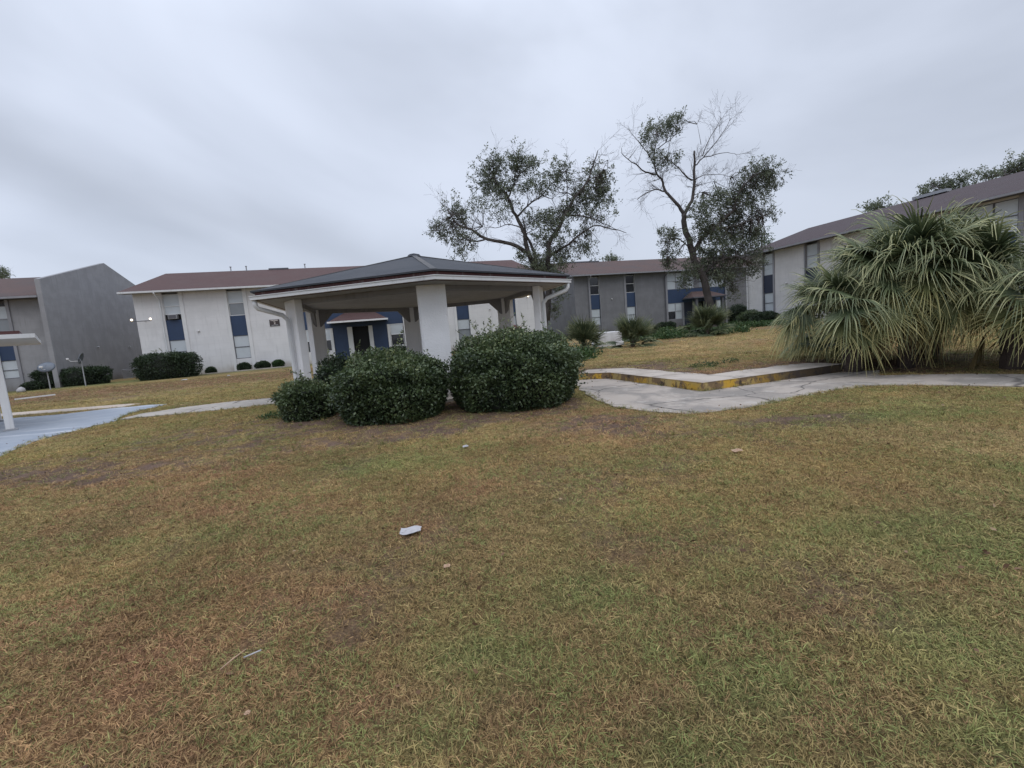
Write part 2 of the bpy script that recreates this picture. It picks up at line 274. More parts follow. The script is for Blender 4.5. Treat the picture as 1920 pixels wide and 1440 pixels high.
def groundmat():
    m, t, p = new_mat('lawn_soil_and_thatch'); v = coords(t)
    at_ = nd(t, 'ShaderNodeAttribute', attribute_name='tint'); 
    g = noise(t, v, 22, 6, 0.75); f = noise(t, v, 90, 4, 0.8); c = noise(t, v, 4, 6, 0.7)
    k = mixc(t, ramp(t, g, 0.38, 0.62), mixc(t, 1.0, at_.outputs[0], (0.30, 0.27, 0.28), 'MULTIPLY'), mixc(t, 1.0, at_.outputs[0], (0.95, 0.90, 0.88), 'MULTIPLY'))
    k = mixc(t, ramp(t, f, 0.35, 0.7, 0.0, 0.6), k, mixc(t, 1.0, at_.outputs[0], (1.7, 1.6, 1.5), 'MULTIPLY'))
    k = mixc(t, ramp(t, c, 0.55, 0.75, 0, 0.6), k, (0.06, 0.045, 0.032))
    t.links.new(k, p.inputs['Base Color']); p.inputs['Roughness'].default_value = 1.0; p.inputs['Specular IOR Level'].default_value = 0.15
    bump(t, p, f, 0.8, 0.03); return m
M_GROUND = groundmat()
def leafmat(name, dark, mid, light, rough=0.45, trans=0.25, spec=0.5, inst=False, hi=0.72):
    m, t, p = new_mat(name); a = nd(t, 'ShaderNodeAttribute', attribute_name='tone')
    k = mixc(t, ramp(t, a.outputs['Fac'], 0.0, 0.6), dark, mid); k = mixc(t, ramp(t, a.outputs['Fac'], hi, 1.0), k, light)
    if inst:
        ia = nd(t, 'ShaderNodeAttribute', attribute_name='tint'); ia.attribute_type = 'INSTANCER'
        k = mixc(t, 1.0, ia.outputs[0], k, 'MULTIPLY')
    t.links.new(k, p.inputs['Base Color']); p.inputs['Roughness'].default_value = rough; p.inputs['Specular IOR Level'].default_value = spec
    o = t.nodes['Material Output']; tr = t.nodes.new('ShaderNodeBsdfTranslucent'); t.links.new(k, tr.inputs[0]); mx = t.nodes.new('ShaderNodeMixShader'); mx.inputs[0].default_value = trans
    t.links.new(p.outputs[0], mx.inputs[1]); t.links.new(tr.outputs[0], mx.inputs[2]); t.links.new(mx.outputs[0], o.inputs[0]); return m
M_GRASS = leafmat('grass_blades', (0.20, 0.17, 0.18), (1.15, 1.13, 1.06), (1.75, 1.72, 1.65), 0.7, 0.25, 0.2, True)
M_BUSH = leafmat('holly_leaves', (0.034, 0.055, 0.024), (0.085, 0.120, 0.048), (0.27, 0.30, 0.14), 0.42, 0.15, 0.5)
M_BUSH2 = leafmat('dark_hedge_leaves', (0.016, 0.028, 0.014), (0.035, 0.058, 0.025), (0.09, 0.13, 0.055), 0.45, 0.15, 0.4)
M_OAK = leafmat('oak_leaves', (0.075, 0.095, 0.066), (0.155, 0.180, 0.118), (0.26, 0.27, 0.16), 0.5, 0.35, 0.3)
M_PALM = leafmat('palmetto_leaves', (0.045, 0.068, 0.034), (0.145, 0.175, 0.082), (0.50, 0.49, 0.25), 0.42, 0.2, 0.5, hi=0.55)
M_PALM2 = leafmat('dark_palmetto_leaves', (0.038, 0.056, 0.030), (0.095, 0.118, 0.058), (0.27, 0.28, 0.14), 0.5, 0.2, 0.4)
M_PALMY = leafmat('yellowed_palmetto_leaves', (0.09, 0.115, 0.045), (0.22, 0.225, 0.09), (0.55, 0.49, 0.22), 0.5, 0.2, 0.4, hi=0.5)
M_PALMD = leafmat('dead_palmetto_leaves', (0.12, 0.085, 0.04), (0.25, 0.19, 0.09), (0.36, 0.27, 0.12), 0.7, 0.15, 0.2)
M_COVER = leafmat('ground_cover_leaves', (0.025, 0.05, 0.016), (0.055, 0.105, 0.035), (0.13, 0.17, 0.07), 0.5, 0.2, 0.3)
M_LITTER = leafmat('fallen_leaves', (0.09, 0.05, 0.03), (0.20, 0.12, 0.07), (0.38, 0.27, 0.17), 0.7, 0.1, 0.2)
M_REDL = leafmat('red_new_leaves', (0.10, 0.012, 0.03), (0.22, 0.02, 0.06), (0.3, 0.05, 0.08), 0.5, 0.2, 0.3)
M_BARK = paint('tree_bark', (0.095, 0.083, 0.078), 0.95, 0.4, 0.3, 18, 1.0, 0.05)
M_BARKP = paint('palm_bark', (0.075, 0.055, 0.045), 0.95, 0.4, 0.3, 18, 1.0, 0.05)
M_TWIG = paint('twig_bark', (0.085, 0.070, 0.055), 0.9)
def emit(name, c, s):
    m, t, p = new_mat(name); p.inputs['Emission Color'].default_value = (*c, 1); p.inputs['Emission Strength'].default_value = s; return m
M_BULB = emit('lit_bulb', (1.0, 0.80, 0.56), 1.8)
# ------------------------------------------------------------------ object helpers
def link(o, parent=None, label=None):
    COL.objects.link(o)
    if parent is not None: o.parent = parent
    if label: o['label'] = label
    return o
def tag(o, label, cat, group=None, kind=None):
    if kind: o['kind'] = kind
    if label: o['label'] = label
    if cat: o['category'] = cat
    if group: o['group'] = group
    return o
def thing(name, label, cat, loc=(0, 0, 0), rotz=0.0, group=None):
    o = bpy.data.objects.new(name, None); o.empty_display_size = 0.3; o.location = loc; o.rotation_euler = (0, 0, rotz)
    link(o); return tag(o, label, cat, group)
def fast_mesh(name, V, F, mat, tones=None, smooth=False, mats=None, midx=None):
    V = np.asarray(V, np.float32); F = np.asarray(F, np.int32); me = bpy.data.meshes.new(name); k = F.shape[1]
    me.vertices.add(len(V)); me.vertices.foreach_set('co', V.ravel()); me.loops.add(F.size); me.loops.foreach_set('vertex_index', F.ravel())
    me.polygons.add(len(F)); me.polygons.foreach_set('loop_start', np.arange(0, F.size, k, dtype=np.int32)); me.polygons.foreach_set('loop_total', np.full(len(F), k, np.int32))
    if smooth: me.polygons.foreach_set('use_smooth', np.ones(len(F), bool))
    if tones is not None:
        a = me.attributes.new('tone', 'FLOAT', 'POINT'); a.data.foreach_set('value', np.asarray(tones, np.float32))
    for m in (mats or [mat]): me.materials.append(m)
    if midx is not None: me.polygons.foreach_set('material_index', np.asarray(midx, np.int32))
    me.update(calc_edges=True); me.validate(); return me
def face_uv(me):
    uvl = me.uv_layers.new(name='UVMap')
    for p in me.polygons:
        n = p.normal; u = Vector((0, 0, 1)).cross(n)
        u = u.normalized() if u.length > 1e-4 else Vector((1, 0, 0)); v = n.cross(u)
        for li in p.loop_indices:
            c = me.vertices[me.loops[li].vertex_index].co; uvl.data[li].uv = (c.dot(u), c.dot(v))
class MB:
    def __init__(s): s.v = []; s.f = []
    def add(s, vs, fs):
        b = len(s.v); s.v += [tuple(map(float, v)) for v in vs]; s.f += [tuple(b + i for i in f) for f in fs]; return s
    def box(s, x0, x1, y0, y1, z0, z1):
        return s.add([(x0, y0, z0), (x1, y0, z0), (x1, y1, z0), (x0, y1, z0), (x0, y0, z1), (x1, y0, z1), (x1, y1, z1), (x0, y1, z1)],
                     [(0, 3, 2, 1), (4, 5, 6, 7), (0, 1, 5, 4), (1, 2, 6, 5), (2, 3, 7, 6), (3, 0, 4, 7)])
    def prism(s, poly, vec):
        n = len(poly); p = [np.array(q, float) for q in poly]; v = np.array(vec, float)
        return s.add(p + [q + v for q in p], [tuple(range(n))[::-1], tuple(range(n, 2 * n))] + [(i, (i + 1) % n, n + (i + 1) % n, n + i) for i in range(n)])
    def bar(s, a, b, w, t, side=None):   # rectangular bar from a to b
        a = np.array(a, float); b = np.array(b, float); d = b - a; d /= np.linalg.norm(d)
        u = np.array(side if side is not None else (0, 0, 1), float)
        u = u - d * (u @ d)
        if np.linalg.norm(u) < 1e-5: u = np.array([1.0, 0, 0]) - d * d[0]
        u /= np.linalg.norm(u); w_ = np.cross(d, u); c = [u * w / 2 * i + w_ * t / 2 * j for i, j in ((-1, -1), (1, -1), (1, 1), (-1, 1))]
        return s.add([a + q for q in c] + [b + q for q in c], [(3, 2, 1, 0), (4, 5, 6, 7), (0, 1, 5, 4), (1, 2, 6, 5), (2, 3, 7, 6), (3, 0, 4, 7)])
    def tube(s, pts, rad, n=6, cap=True):
        pts = [np.array(p, float) for p in pts]; rad = rad if hasattr(rad, '__len__') else [rad] * len(pts); rings = []; ref = np.array([0.13, 0.31, 0.94])
        for i, p in enumerate(pts):
            d = pts[min(i + 1, len(pts) - 1)] - pts[max(i - 1, 0)]; d = d / (np.linalg.norm(d) + 1e-9)
            if i == 0: pu = ref if abs(d @ ref) < 0.9 else np.array([1.0, 0, 0])
            u = pu - d * (pu @ d); nu = np.linalg.norm(u)
            u = u / nu if nu > 1e-4 else np.array([1.0, 0, 0]); w = np.cross(d, u); pu = u
            rings.append([p + rad[i] * (cos(2 * pi * k / n) * u + sin(2 * pi * k / n) * w) for k in range(n)])
        fs = [(i * n + k, i * n + (k + 1) % n, (i + 1) * n + (k + 1) % n, (i + 1) * n + k) for i in range(len(pts) - 1) for k in range(n)]
        if cap: fs += [tuple(range(n))[::-1], tuple((len(pts) - 1) * n + k for k in range(n))]
        return s.add([v for r in rings for v in r], fs)
    def build(s, name, mat, parent=None, label=None, uv=False, smooth=False, bevel=0.0):
        me = bpy.data.meshes.new(name); me.from_pydata(s.v, [], s.f); me.materials.append(mat); me.update()
        if uv: face_uv(me)
        if smooth: me.polygons.foreach_set('use_smooth', np.ones(len(me.polygons), bool))
        o = link(bpy.data.objects.new(name, me), parent, label)
        if bevel:
            b = o.modifiers.new('bevel', 'BEVEL'); b.width = bevel; b.segments = 2; b.limit_method = 'ANGLE'
        return o
def mobj(name, me, parent=None, label=None): return link(bpy.data.objects.new(name, me), parent, label)
# ------------------------------------------------------------------ ground sheet
def axis(lo, hi, a, b, step, grow=1.35):
    xs = list(np.arange(a, b + 1e-6, step)); s = step; x = xs[-1]
    while x < hi: s *= grow; x += min(s, 30); xs.append(x)
    s = step; x = xs[0]
    while x > lo: s *= grow; x -= min(s, 30); xs.insert(0, x)
    return np.array(xs)
xs = axis(-420, 420, -14, 14, 0.14, 1.12); ys = axis(-60, 700, 0.5, 17, 0.14, 1.08)
GX, GY = np.meshgrid(xs, ys); gx = GX.ravel(); gy = GY.ravel(); gz = H(gx, gy)
hard = np.zeros(gx.shape, bool)
for poly in (APRON, LWALK, COURT, CURBL, FWALK): 
    ins = inside(gx, gy, poly); d_, _ = edge_dist(gx, gy, poly); gz = np.where(ins, np.minimum(gz, -0.01 if poly is not FWALK else 0.03) - 0.02 * (d_ > 0.2), gz)
nx, ny = len(xs), len(ys); I = np.arange(nx * ny).reshape(ny, nx)
F_ = np.stack([I[:-1, :-1].ravel(), I[:-1, 1:].ravel(), I[1:, 1:].ravel(), I[1:, :-1].ravel()], 1)
me = fast_mesh('lawn_ground', np.stack([gx, gy, gz], 1), F_, M_GROUND, smooth=True)
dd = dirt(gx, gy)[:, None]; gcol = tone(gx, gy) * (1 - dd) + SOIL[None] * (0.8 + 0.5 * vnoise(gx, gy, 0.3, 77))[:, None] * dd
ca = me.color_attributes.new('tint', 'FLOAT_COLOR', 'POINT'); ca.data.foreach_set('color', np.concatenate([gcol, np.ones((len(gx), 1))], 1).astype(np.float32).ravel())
tag(mobj('lawn_ground', me), None, None, kind='structure')
# ------------------------------------------------------------------ pavements
def sheet(name, poly, mat, z, edge=0.10, jitter=0.0, zf=None):
    pts = []; n = len(poly)
    for i in range(n):
        a = np.array(poly[i]); b = np.array(poly[(i + 1) % n]); k = max(1, int(np.linalg.norm(b - a) / 0.12)) if jitter else 1
        for j in range(k):
            p = a + (b - a) * j / k
            if jitter: q = (vnoise(p[0:1], p[1:2], 0.35, 3)[0] - 0.5) * jitter * 2; r = (vnoise(p[0:1], p[1:2], 0.35, 8)[0] - 0.5) * jitter * 2; p = p + np.array([q, r]) * (1 if j else 0.5)
            pts.append(p)
    bm = bmesh.new(); top = [bm.verts.new((p[0], p[1], (zf(p) if zf else z))) for p in pts]; bot = [bm.verts.new((p[0], p[1], (zf(p) if zf else z) - edge)) for p in pts]
    f = bm.faces.new(top); bm.normal_update()
    if f.normal.z < 0: f.normal_flip()
    m = len(pts)
    for i in range(m): bm.faces.new((top[i], top[(i + 1) % m], bot[(i + 1) % m], bot[i]))
    bmesh.ops.triangulate(bm, faces=[f]); bmesh.ops.recalc_face_normals(bm, faces=bm.faces[:])
    me = bpy.data.meshes.new(name); bm.to_mesh(me); bm.free(); me.materials.append(mat)
    return tag(mobj(name, me), None, None, kind='structure')
sheet('concrete_apron', APRON, M_CONC, 0.012, jitter=0.06)
sheet('left_footpath', LWALK, M_WALK, 0.016, jitter=0.04)
sheet('blue_court', COURT, M_COURT, 0.010, jitter=0.05)
sheet('court_edging', CURBL, M_TANC, 0.022, jitter=0.03)
sheet('building_footpath', FWALK, M_WALK, 0.10, jitter=0.02)
# raised concrete slab behind the kerb, and the kerb itself
def offs(poly, d):
    out_ = []
    for i, p in enumerate(poly):
        a = poly[max(i - 1, 0)]; b = poly[min(i + 1, len(poly) - 1)]
        t1 = (p - a) / (np.linalg.norm(p - a) + 1e-9) if i else None; t2 = (b - p) / (np.linalg.norm(b - p) + 1e-9) if i < len(poly) - 1 else None
        n1 = np.array([-t1[1], t1[0]]) if t1 is not None else None; n2 = np.array([-t2[1], t2[0]]) if t2 is not None else None
        if n1 is None: out_.append(p + n2 * d)
        elif n2 is None: out_.append(p + n1 * d)
        else: m_ = n1 + n2; m_ /= np.linalg.norm(m_); out_.append(p + m_ * d / max(0.5, m_ @ n1))
    return out_
kl = [kA, kB, kC, kD]; kin = offs(kl, 0.035); kback = offs(kl, 0.95)
def ribbon_solid(name, outer, inner, z0, z1, mat, bevel=0.0):
    mb = MB(); n = len(outer)
    v = [(*p, z1) for p in outer] + [(*p, z1) for p in inner] + [(*p, z0) for p in outer] + [(*p, z0) for p in inner]; f = []
    for i in range(n - 1): f += [(i, i + 1, n + i + 1, n + i), (2 * n + i, 2 * n + i + 1, i + 1, i), (n + i, n + i + 1, 3 * n + i + 1, 3 * n + i)]
    f += [(0, n, 3 * n, 2 * n), (n - 1, 2 * n - 1, 4 * n - 1, 3 * n - 1)]
    mb.add(v, f); me = bpy.data.meshes.new(name); me.from_pydata(mb.v, [], mb.f); me.materials.append(mat); bm = bmesh.new(); bm.from_mesh(me); bmesh.ops.recalc_face_normals(bm, faces=bm.faces[:]); bm.to_mesh(me); bm.free()
    o = mobj(name, me)
    if bevel: b = o.modifiers.new('bevel', 'BEVEL'); b.width = bevel; b.segments = 3
    return tag(o, None, None, kind='structure')
def subdiv(pl, step, jit):
    o_ = []
    for i in range(len(pl) - 1):
        a, b = pl[i], pl[i + 1]; k = max(1, int(np.linalg.norm(b - a) / step))
        for j in range(k):
            p = a + (b - a) * j / k
            if j: p = p + np.array([(vnoise(p[:1], p[1:], 0.4, 5)[0] - .5), (vnoise(p[:1], p[1:], 0.4, 6)[0] - .5)]) * jit
            o_.append(p)
    o_.append(pl[-1]); return o_
ribbon_solid('kerb', kl, kin, -0.1, KZ, M_KERB, 0.008)
sheet('kerb_top_slab', [tuple(p) for p in kin] + [tuple(p) for p in subdiv(kback, 0.15, 0.25)[::-1]], M_SLAB, KZ - 0.004, 0.2)
# ------------------------------------------------------------------ apartment buildings
def window(parent, x0, x1, z0, z1, y, frame, pane, mid=None, panes=None, dark=None, label=None):
    o = MB(); w = 0.045
    o.box(x0, x0 + w, y - 0.03, y + 0.03, z0, z1).box(x1 - w, x1, y - 0.03, y + 0.03, z0, z1).box(x0 + w, x1 - w, y - 0.03, y + 0.03, z1 - w, z1).box(x0 + w, x1 - w, y - 0.03, y + 0.03, z0, z0 + w)
    if mid: o.box(x0 + w, x1 - w, y - 0.036, y + 0.02, mid - 0.025, mid + 0.025)
    f = o.build('window', frame, parent, label)
    if mid:
        MB().box(x0 + w, x1 - w, y, y + 0.01, mid + 0.025, z1 - w).build('pane', pane, f)
        MB().box(x0 + w, x1 - w, y + 0.004, y + 0.014, z0 + w, mid - 0.025).build('pane', dark or pane, f)
    else: MB().box(x0 + w, x1 - w, y, y + 0.01, z0 + w, z1 - w).build('pane', pane, f)
    return f
WT, EV, SL = 6.42, 6.50, 0.29            # wall top, eave height, roof slope
def roof_block(o, x0, x1, depth, mat, fascia, ov=0.75, ovx=0.55):
    ym = depth / 2; zr = EV + (ym + ov) * SL; th = 0.16; mb = MB()
    a, b = x0 - ovx, x1 + ovx
    P = [(-ov, EV), (ym, zr), (depth + ov, EV), (depth + ov, EV - 0.03), (ym, zr - th), (-ov, EV - 0.03)]
    mb.prism([(a, y, z) for y, z in P[::-1]], (b - a, 0, 0)); mb.build('roof', mat, o, uv=True)
    for y0, y1 in ((-ov - 0.10, -ov), (depth + ov, depth + ov + 0.10)): MB().box(a - 0.02, b + 0.02, y0, y1, EV - 0.15, EV - 0.02).build('gutter', fascia, o)
    for x, s in ((a, -1), (b, 1)):
        m = MB()
        for (ya, za), (yb, zb) in (((-ov, EV - 0.035), (ym, zr - 0.02)), ((ym, zr - 0.02), (depth + ov, EV - 0.035))):
            m.add([(x, ya, za - 0.17), (x, yb, zb - 0.17), (x, yb, zb), (x, ya, za), (x + s * 0.03, ya, za - 0.17), (x + s * 0.03, yb, zb - 0.17), (x + s * 0.03, yb, zb), (x + s * 0.03, ya, za)],
                  [(0, 1, 2, 3), (7, 6, 5, 4), (0, 4, 5, 1), (3, 2, 6, 7)])
        m.build('rake_board', fascia, o)
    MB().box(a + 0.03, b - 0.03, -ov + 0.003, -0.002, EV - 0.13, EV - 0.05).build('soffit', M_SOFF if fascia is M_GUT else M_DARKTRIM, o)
    return zr
def strip(o, c, style, wmat, trim, lo='b', up='b', ac=False, w=1.12, trl=0.22, trr=0.26, panel=M_BLUE):
    x0, x1 = c - w / 2, c + w / 2; y = 0.10
    MB().box(x0, x1, 0.03, 0.25, 0, 0.92).build('wall_infill', wmat, o)
    g = {'b': M_BLIND, 'd': M_DARKG, 'g': M_BLINDD}
    if ac:
        window(o, x0, x1, 4.72, 6.25, y, trim, g[up[0]], 5.35)
        MB().box(x0, x1, y + 0.10, y + 0.14, 4.30, 4.72).build('window_opening', M_BLACK, o)
        ua = MB().box(c - 0.28, c + 0.30, -0.22, y + 0.08, 4.36, 4.70).build('air_conditioner', M_METAL, o, bevel=0.01)
        MB().box(c - 0.24, c + 0.26, -0.235, -0.222, 4.40, 4.66).build('grille', M_DARKTRIM, ua)
    else: window(o, x0, x1, 4.34, 6.25, y, trim if up != 'd' else M_TRIMW, g[up[0]], 5.32, dark=g[up[-1]])
    MB().box(x0, x1, 0.06, 0.12, 2.76, 4.30 if ac else 4.34).build('spandrel_panel', panel, o)
    window(o, x0, x1, 0.92, 2.76, y, M_DARKTRIM, g[lo[0]], 1.85, dark=g[lo[-1]])
    if trl: MB().box(x0 - trl, x0, -0.07, 0.25, 0, WT).build('pilaster', trim, o)
    if trr: MB().box(x1, x1 + trr, -0.07, 0.25, 0, WT).build('pilaster', trim, o)
def walls(o, x0, x1, depth, gaps, wmat, gable=True):
    mb = MB(); x = x0
    for a, b in gaps + [(x1, None)]:
        if a - x > 0.01: mb.box(x, a, 0, 0.25, 0, WT)
        x = b
    mb.box(x0, x0 + 0.25, 0.25, depth, 0, WT).box(x1 - 0.25, x1, 0.25, depth, 0, WT).box(x0 + 0.25, x1 - 0.25, depth - 0.25, depth, 0, WT)
    mb.box(x0 + 0.25, x1 - 0.25, 0.6, 0.7, 0, WT)      # dark inner wall behind the recesses
    zr = EV + (depth / 2 + 0.75) * SL - 0.17
    for x in (x0, x1 - 0.2): mb.prism([(x, 0.0, WT), (x, depth, WT), (x, depth, WT + 0.1), (x, depth / 2, zr), (x, 0.0, WT + 0.1)][::-1], (0.2, 0, 0))
    return mb.build('wall', wmat, o)
def downspout(o, x, mat, ys=-0.16):
    m = MB(); m.tube([(x - 0.02, -0.80, EV - 0.13), (x - 0.02, -0.80, EV - 0.25), (x, ys, EV - 0.62), (x, ys, EV - 0.8), (x, ys, 0.35), (x, ys - 0.02, 0.18), (x, ys - 0.25, 0.08)], 0.055, 8); return m.build('downspout', mat, o, smooth=True)
def vents(o, xl, depth, zr):
    for x, dy, h_ in xl:
        m = MB(); m.tube([(x, depth / 2 + dy, zr - abs(dy) * SL - 0.1), (x, depth / 2 + dy, zr + h_)], 0.05, 8); m.tube([(x, depth / 2 + dy, zr + h_ + 0.001), (x, depth / 2 + dy, zr + h_ + 0.08)], 0.085, 8); m.build('vent_pipe', M_METAL, o)
def canopy(o, x0, x1, px, mat, edge, dep=2.0, z0=3.12, z1=3.98):
    b0, b1 = x0 + 1.2, x1 - 1.05
    MB().add([(x0, -dep, z0 + 0.09), (x1, -dep, z0 + 0.09), (x1, 0, z0 + 0.09), (x0, 0, z0 + 0.09), (b0, -0.02, z1), (b1, -0.02, z1), (b1, 0, z1), (b0, 0, z1)],
             [(0, 3, 2, 1), (0, 1, 5, 4), (1, 2, 6, 5), (3, 0, 4, 7), (4, 5, 6, 7), (2, 3, 7, 6)]).build('canopy_roof', mat, o, uv=True)
    MB().box(x0 - 0.03, x1 + 0.03, -dep - 0.05, -dep, z0, z0 + 0.13).box(x0 - 0.03, x0, -dep, 0, z0, z0 + 0.13).box(x1, x1 + 0.03, -dep, 0, z0, z0 + 0.13).build('canopy_fascia', edge, o)
    for p in px: MB().box(p - 0.14, p + 0.14, -dep + 0.12, -dep + 0.4, 0, z0 + 0.085).build('canopy_post', edge, o, bevel=0.01)
def wall_fixture(o, x, z, name='wall_lamp'):
    m = MB(); m.tube([(x, -0.004, z), (x, -0.10, z)], [0.07, 0.06], 8); m.tube([(x, -0.10, z - 0.05), (x, -0.14, z + 0.03)], 0.06, 8); return m.build(name, M_TRIMW, o, smooth=True)
STR = [0.0, 4.4, 22.4, 26.8]
GAPS = [(c - 0.56, c + 0.56) for c in STR[:2]] + [(9.15, 17.1)] + [(c - 0.56, c + 0.56) for c in STR[2:]]
def bay(o, wmat, trim, cmat, cedge, posts, variant):
    y = 0.10; g = (M_BLIND, M_BLINDD)
    MB().box(9.15, 17.1, 0.06, 0.12, 2.80, 4.38).build('spandrel_panel', M_BLUE, o)
    xs_ = [9.2, 10.35, 11.5] if variant else [9.2, 10.35, 11.5]
    for i, (a, b) in enumerate(((9.2, 10.35), (10.35, 11.5), (11.7, 12.85), (13.5, 14.65), (14.85, 15.95), (15.95, 17.05))):
        window(o, a, b, 4.38, 6.25, y, trim if variant != 2 else M_DARKTRIM, M_BLIND, 5.32, dark=(M_BLIND, M_BLINDD, M_BLIND, M_BLINDD, M_BLIND, M_BLIND)[i])
    MB().box(11.5, 11.7, -0.02, 0.2, 4.38, WT).build('post', trim, o); MB().box(14.65, 14.85, -0.02, 0.2, 4.38, WT).build('post', trim, o); MB().box(12.85, 13.5, 0.03, 0.2, 4.38, 6.25).build('wall_infill', wmat, o)
    MB().box(9.15, 17.1, 0.03, 0.2, 6.25, WT).build('lintel', wmat, o)
    # ground floor
    MB().box(9.15, 11.1, 0.03, 0.25, 0, 0.92).build('wall_infill', wmat, o); MB().box(15.95, 17.1, 0.03, 0.25, 0, 0.92).build('wall_infill', wmat, o)
    window(o, 9.2, 10.2, 0.92, 2.80, y, trim, (M_BLIND, M_BLIND, M_DARKG)[variant], 1.85, dark=(M_DARKG, M_DARKG, M_DARKG)[variant])
    window(o, 10.2, 11.1, 0.92, 2.80, y, trim, M_BLIND, 1.85, dark=M_BLIND if variant else M_DARKG)
    MB().box(11.1, 11.3, -0.04, 0.25, 0, 2.80).build('post', trim, o)
    for a, b in ((11.3, 12.45), (14.5, 15.72)): MB().box(a, b, 0.05, 0.12, 0, 2.80).build('door', M_BLUE if not variant else M_NAVY, o)
    for a, b in ((12.45, 12.85), (14.17, 14.5)): MB().box(a, b, -0.06, 0.25, 0, 2.80).build('post', trim, o)
    MB().box(12.85, 14.17, 0.35, 0.45, 0, 2.80).build('entrance_opening', M_BLACK, o)
    MB().box(15.72, 15.92, -0.04, 0.25, 0, 2.80).build('post', trim, o)
    window(o, 15.95, 17.05, 0.92, 2.80, y, trim, M_BLIND, 1.9, dark=(M_DARKG, M_DARKG, M_DARKG)[variant])
    canopy(o, 11.15, 15.8, posts, cmat, cedge)
    for x in (9.15, 17.1): MB().box(x - (0.22 if x < 10 else 0), x + (0.22 if x > 10 else 0), -0.07, 0.25, 0, WT).build('pilaster', trim, o)
def building(name, label, loc, rot, wmat, trim, roofm, gut, variant, ups, los, trims=(0.22, 0.26)):
    o = thing(name, label, 'building', loc, rot)
    walls(o, -2.42, 29.2, 16.0, GAPS, wmat); zr = roof_block(o, -2.42, 29.2, 16.0, roofm, gut)
    for i, c in enumerate(STR): strip(o, c, 0, wmat, trim, lo=los[i], up=ups[i], ac=(variant == 0 and i == 0), trl=0 if (i == 0 and variant == 0) else trims[0], trr=trims[1], panel=M_NAVY if variant == 2 else M_BLUE)
    bay(o, wmat, trim, M_ROOF if variant == 0 else M_ROOF2, M_TRIMW if variant == 0 else M_DARKTRIM, () if variant == 0 else (11.7, 15.2), variant)
    return o, zr
o, zr = building('apartment_building', 'long white two storey apartment building with maroon roof and blue panels', (WB[0] + E1[0] * -2.85, WB[1] + E1[1] * -2.85, 0.05), ROT, M_WHITE, M_TRIMW, M_ROOF, M_GUT, 0, ['b', 'bg', 'b', 'bg'], ['b', 'b', 'bg', 'b'])
downspout(o, -0.70, M_GUT); downspout(o, 17.5, M_GUT); vents(o, [(2.4, -0.3, 0.28), (3.7, -0.3, 0.28), (8.8, -0.3, 0.28), (21.5, -0.3, .28), (25.5, -.3, .2)], 16.0, zr)
MB().box(5.6, 7.3, 7.6, 7.95, zr - 0.1, zr + 0.05).build('ridge_vent', M_DARKTRIM, o)
wall_fixture(o, 1.55, 3.32); wall_fixture(o, 24.9, 3.5)
MB().tube([(8.4, -0.26, 0.0), (8.4, -0.26, 0.45)], 0.09, 8).build('hose_box', M_TRIMW, o)
MB().box(7.9, 8.15, -0.03, 0.0, 1.3, 1.6).build('meter_box', M_METAL, o)
# building sign: dark board, header line, big 2, and a worn lower line
sg = thing('building_sign', 'dark brown board with a big pale 2 on the white apartment wall', 'sign', o.matrix_basis @ Vector((6.62, -0.012, 3.30)), ROT)
MB().box(0, 0.74, -0.03, 0, 0, 0.53).build('sign_board', M_BROWN, sg)
def text(parent, body, size, x, z, y, mat, name='lettering', ext=0.004, sx=1.0):
    c = bpy.data.curves.new(name, 'FONT'); c.body = body; c.size = size; c.align_x = 'CENTER'; c.extrude = ext; c.offset = 0.006; t_ = bpy.data.objects.new('tmp_text', c); COL.objects.link(t_)
    dg = bpy.context.evaluated_depsgraph_get(); me = bpy.data.meshes.new_from_object(t_.evaluated_get(dg)); bpy.data.objects.remove(t_); me.materials.clear(); me.materials.append(mat)
    q = mobj(name, me, parent); q.rotation_euler = (pi / 2, 0, 0); q.location = (x, y, z); q.scale = (sx, 1, 1); return q
text(sg, 'BUILDING', 0.105, 0.36, 0.42, -0.036, M_LETTER, sx=1.1); text(sg, '2', 0.30, 0.37, 0.16, -0.036, M_LETTER, 'numeral')
MB().box(0.12, 0.34, -0.034, -0.03, 0.05, 0.10).box(0.40, 0.62, -0.034, -0.03, 0.05, 0.11).build('worn_lettering', M_METAL, sg)
# lit twin flood lamp on the white building's corner, and a lit lamp at its far end
def flood(name, label, loc, rot, xs_, bar):
    f = thing(name, label, 'lamp', loc, rot)
    if bar:
        br_ = MB().tube([(xs_[0], -0.45, -0.12), (xs_[-1], -0.45, -0.12)], 0.03, 6).build('bar', M_DARKTRIM, f)
        MB().tube([(xs_[-1] * .5, -0.42, -0.12), (xs_[-1] * .5, 0, -0.12)], 0.02, 6).build('bracket', M_METAL, br_)
    for x in xs_:
        h_ = MB().tube([(x, -0.36, -0.04), (x, -0.50, 0.0), (x, -0.52, 0.0)], [0.05, 0.085, 0.09], 12).build('lamp_head', M_METAL, f, smooth=True)
        m = MB(); m.tube([(x, -0.50, 0.0), (x, -0.56, 0.0), (x, -0.60, 0)], [0.085, 0.08, 0.04], 12); m.build('bulb', M_BULB, h_, smooth=True)
    return f
wl = lambda x, z: tuple(o.matrix_basis @ Vector((x, 0.0, z)))
flood('flood_lamp', 'pair of lit flood lamps on a bar at the left corner of the white building', wl(-2.35, 4.45), ROT, (-0.15, 1.05), True)
flood('flood_lamp', 'single lit lamp on the white wall seen under the pavilion eave', wl(28.5, 4.40), ROT, (0.0,), True)
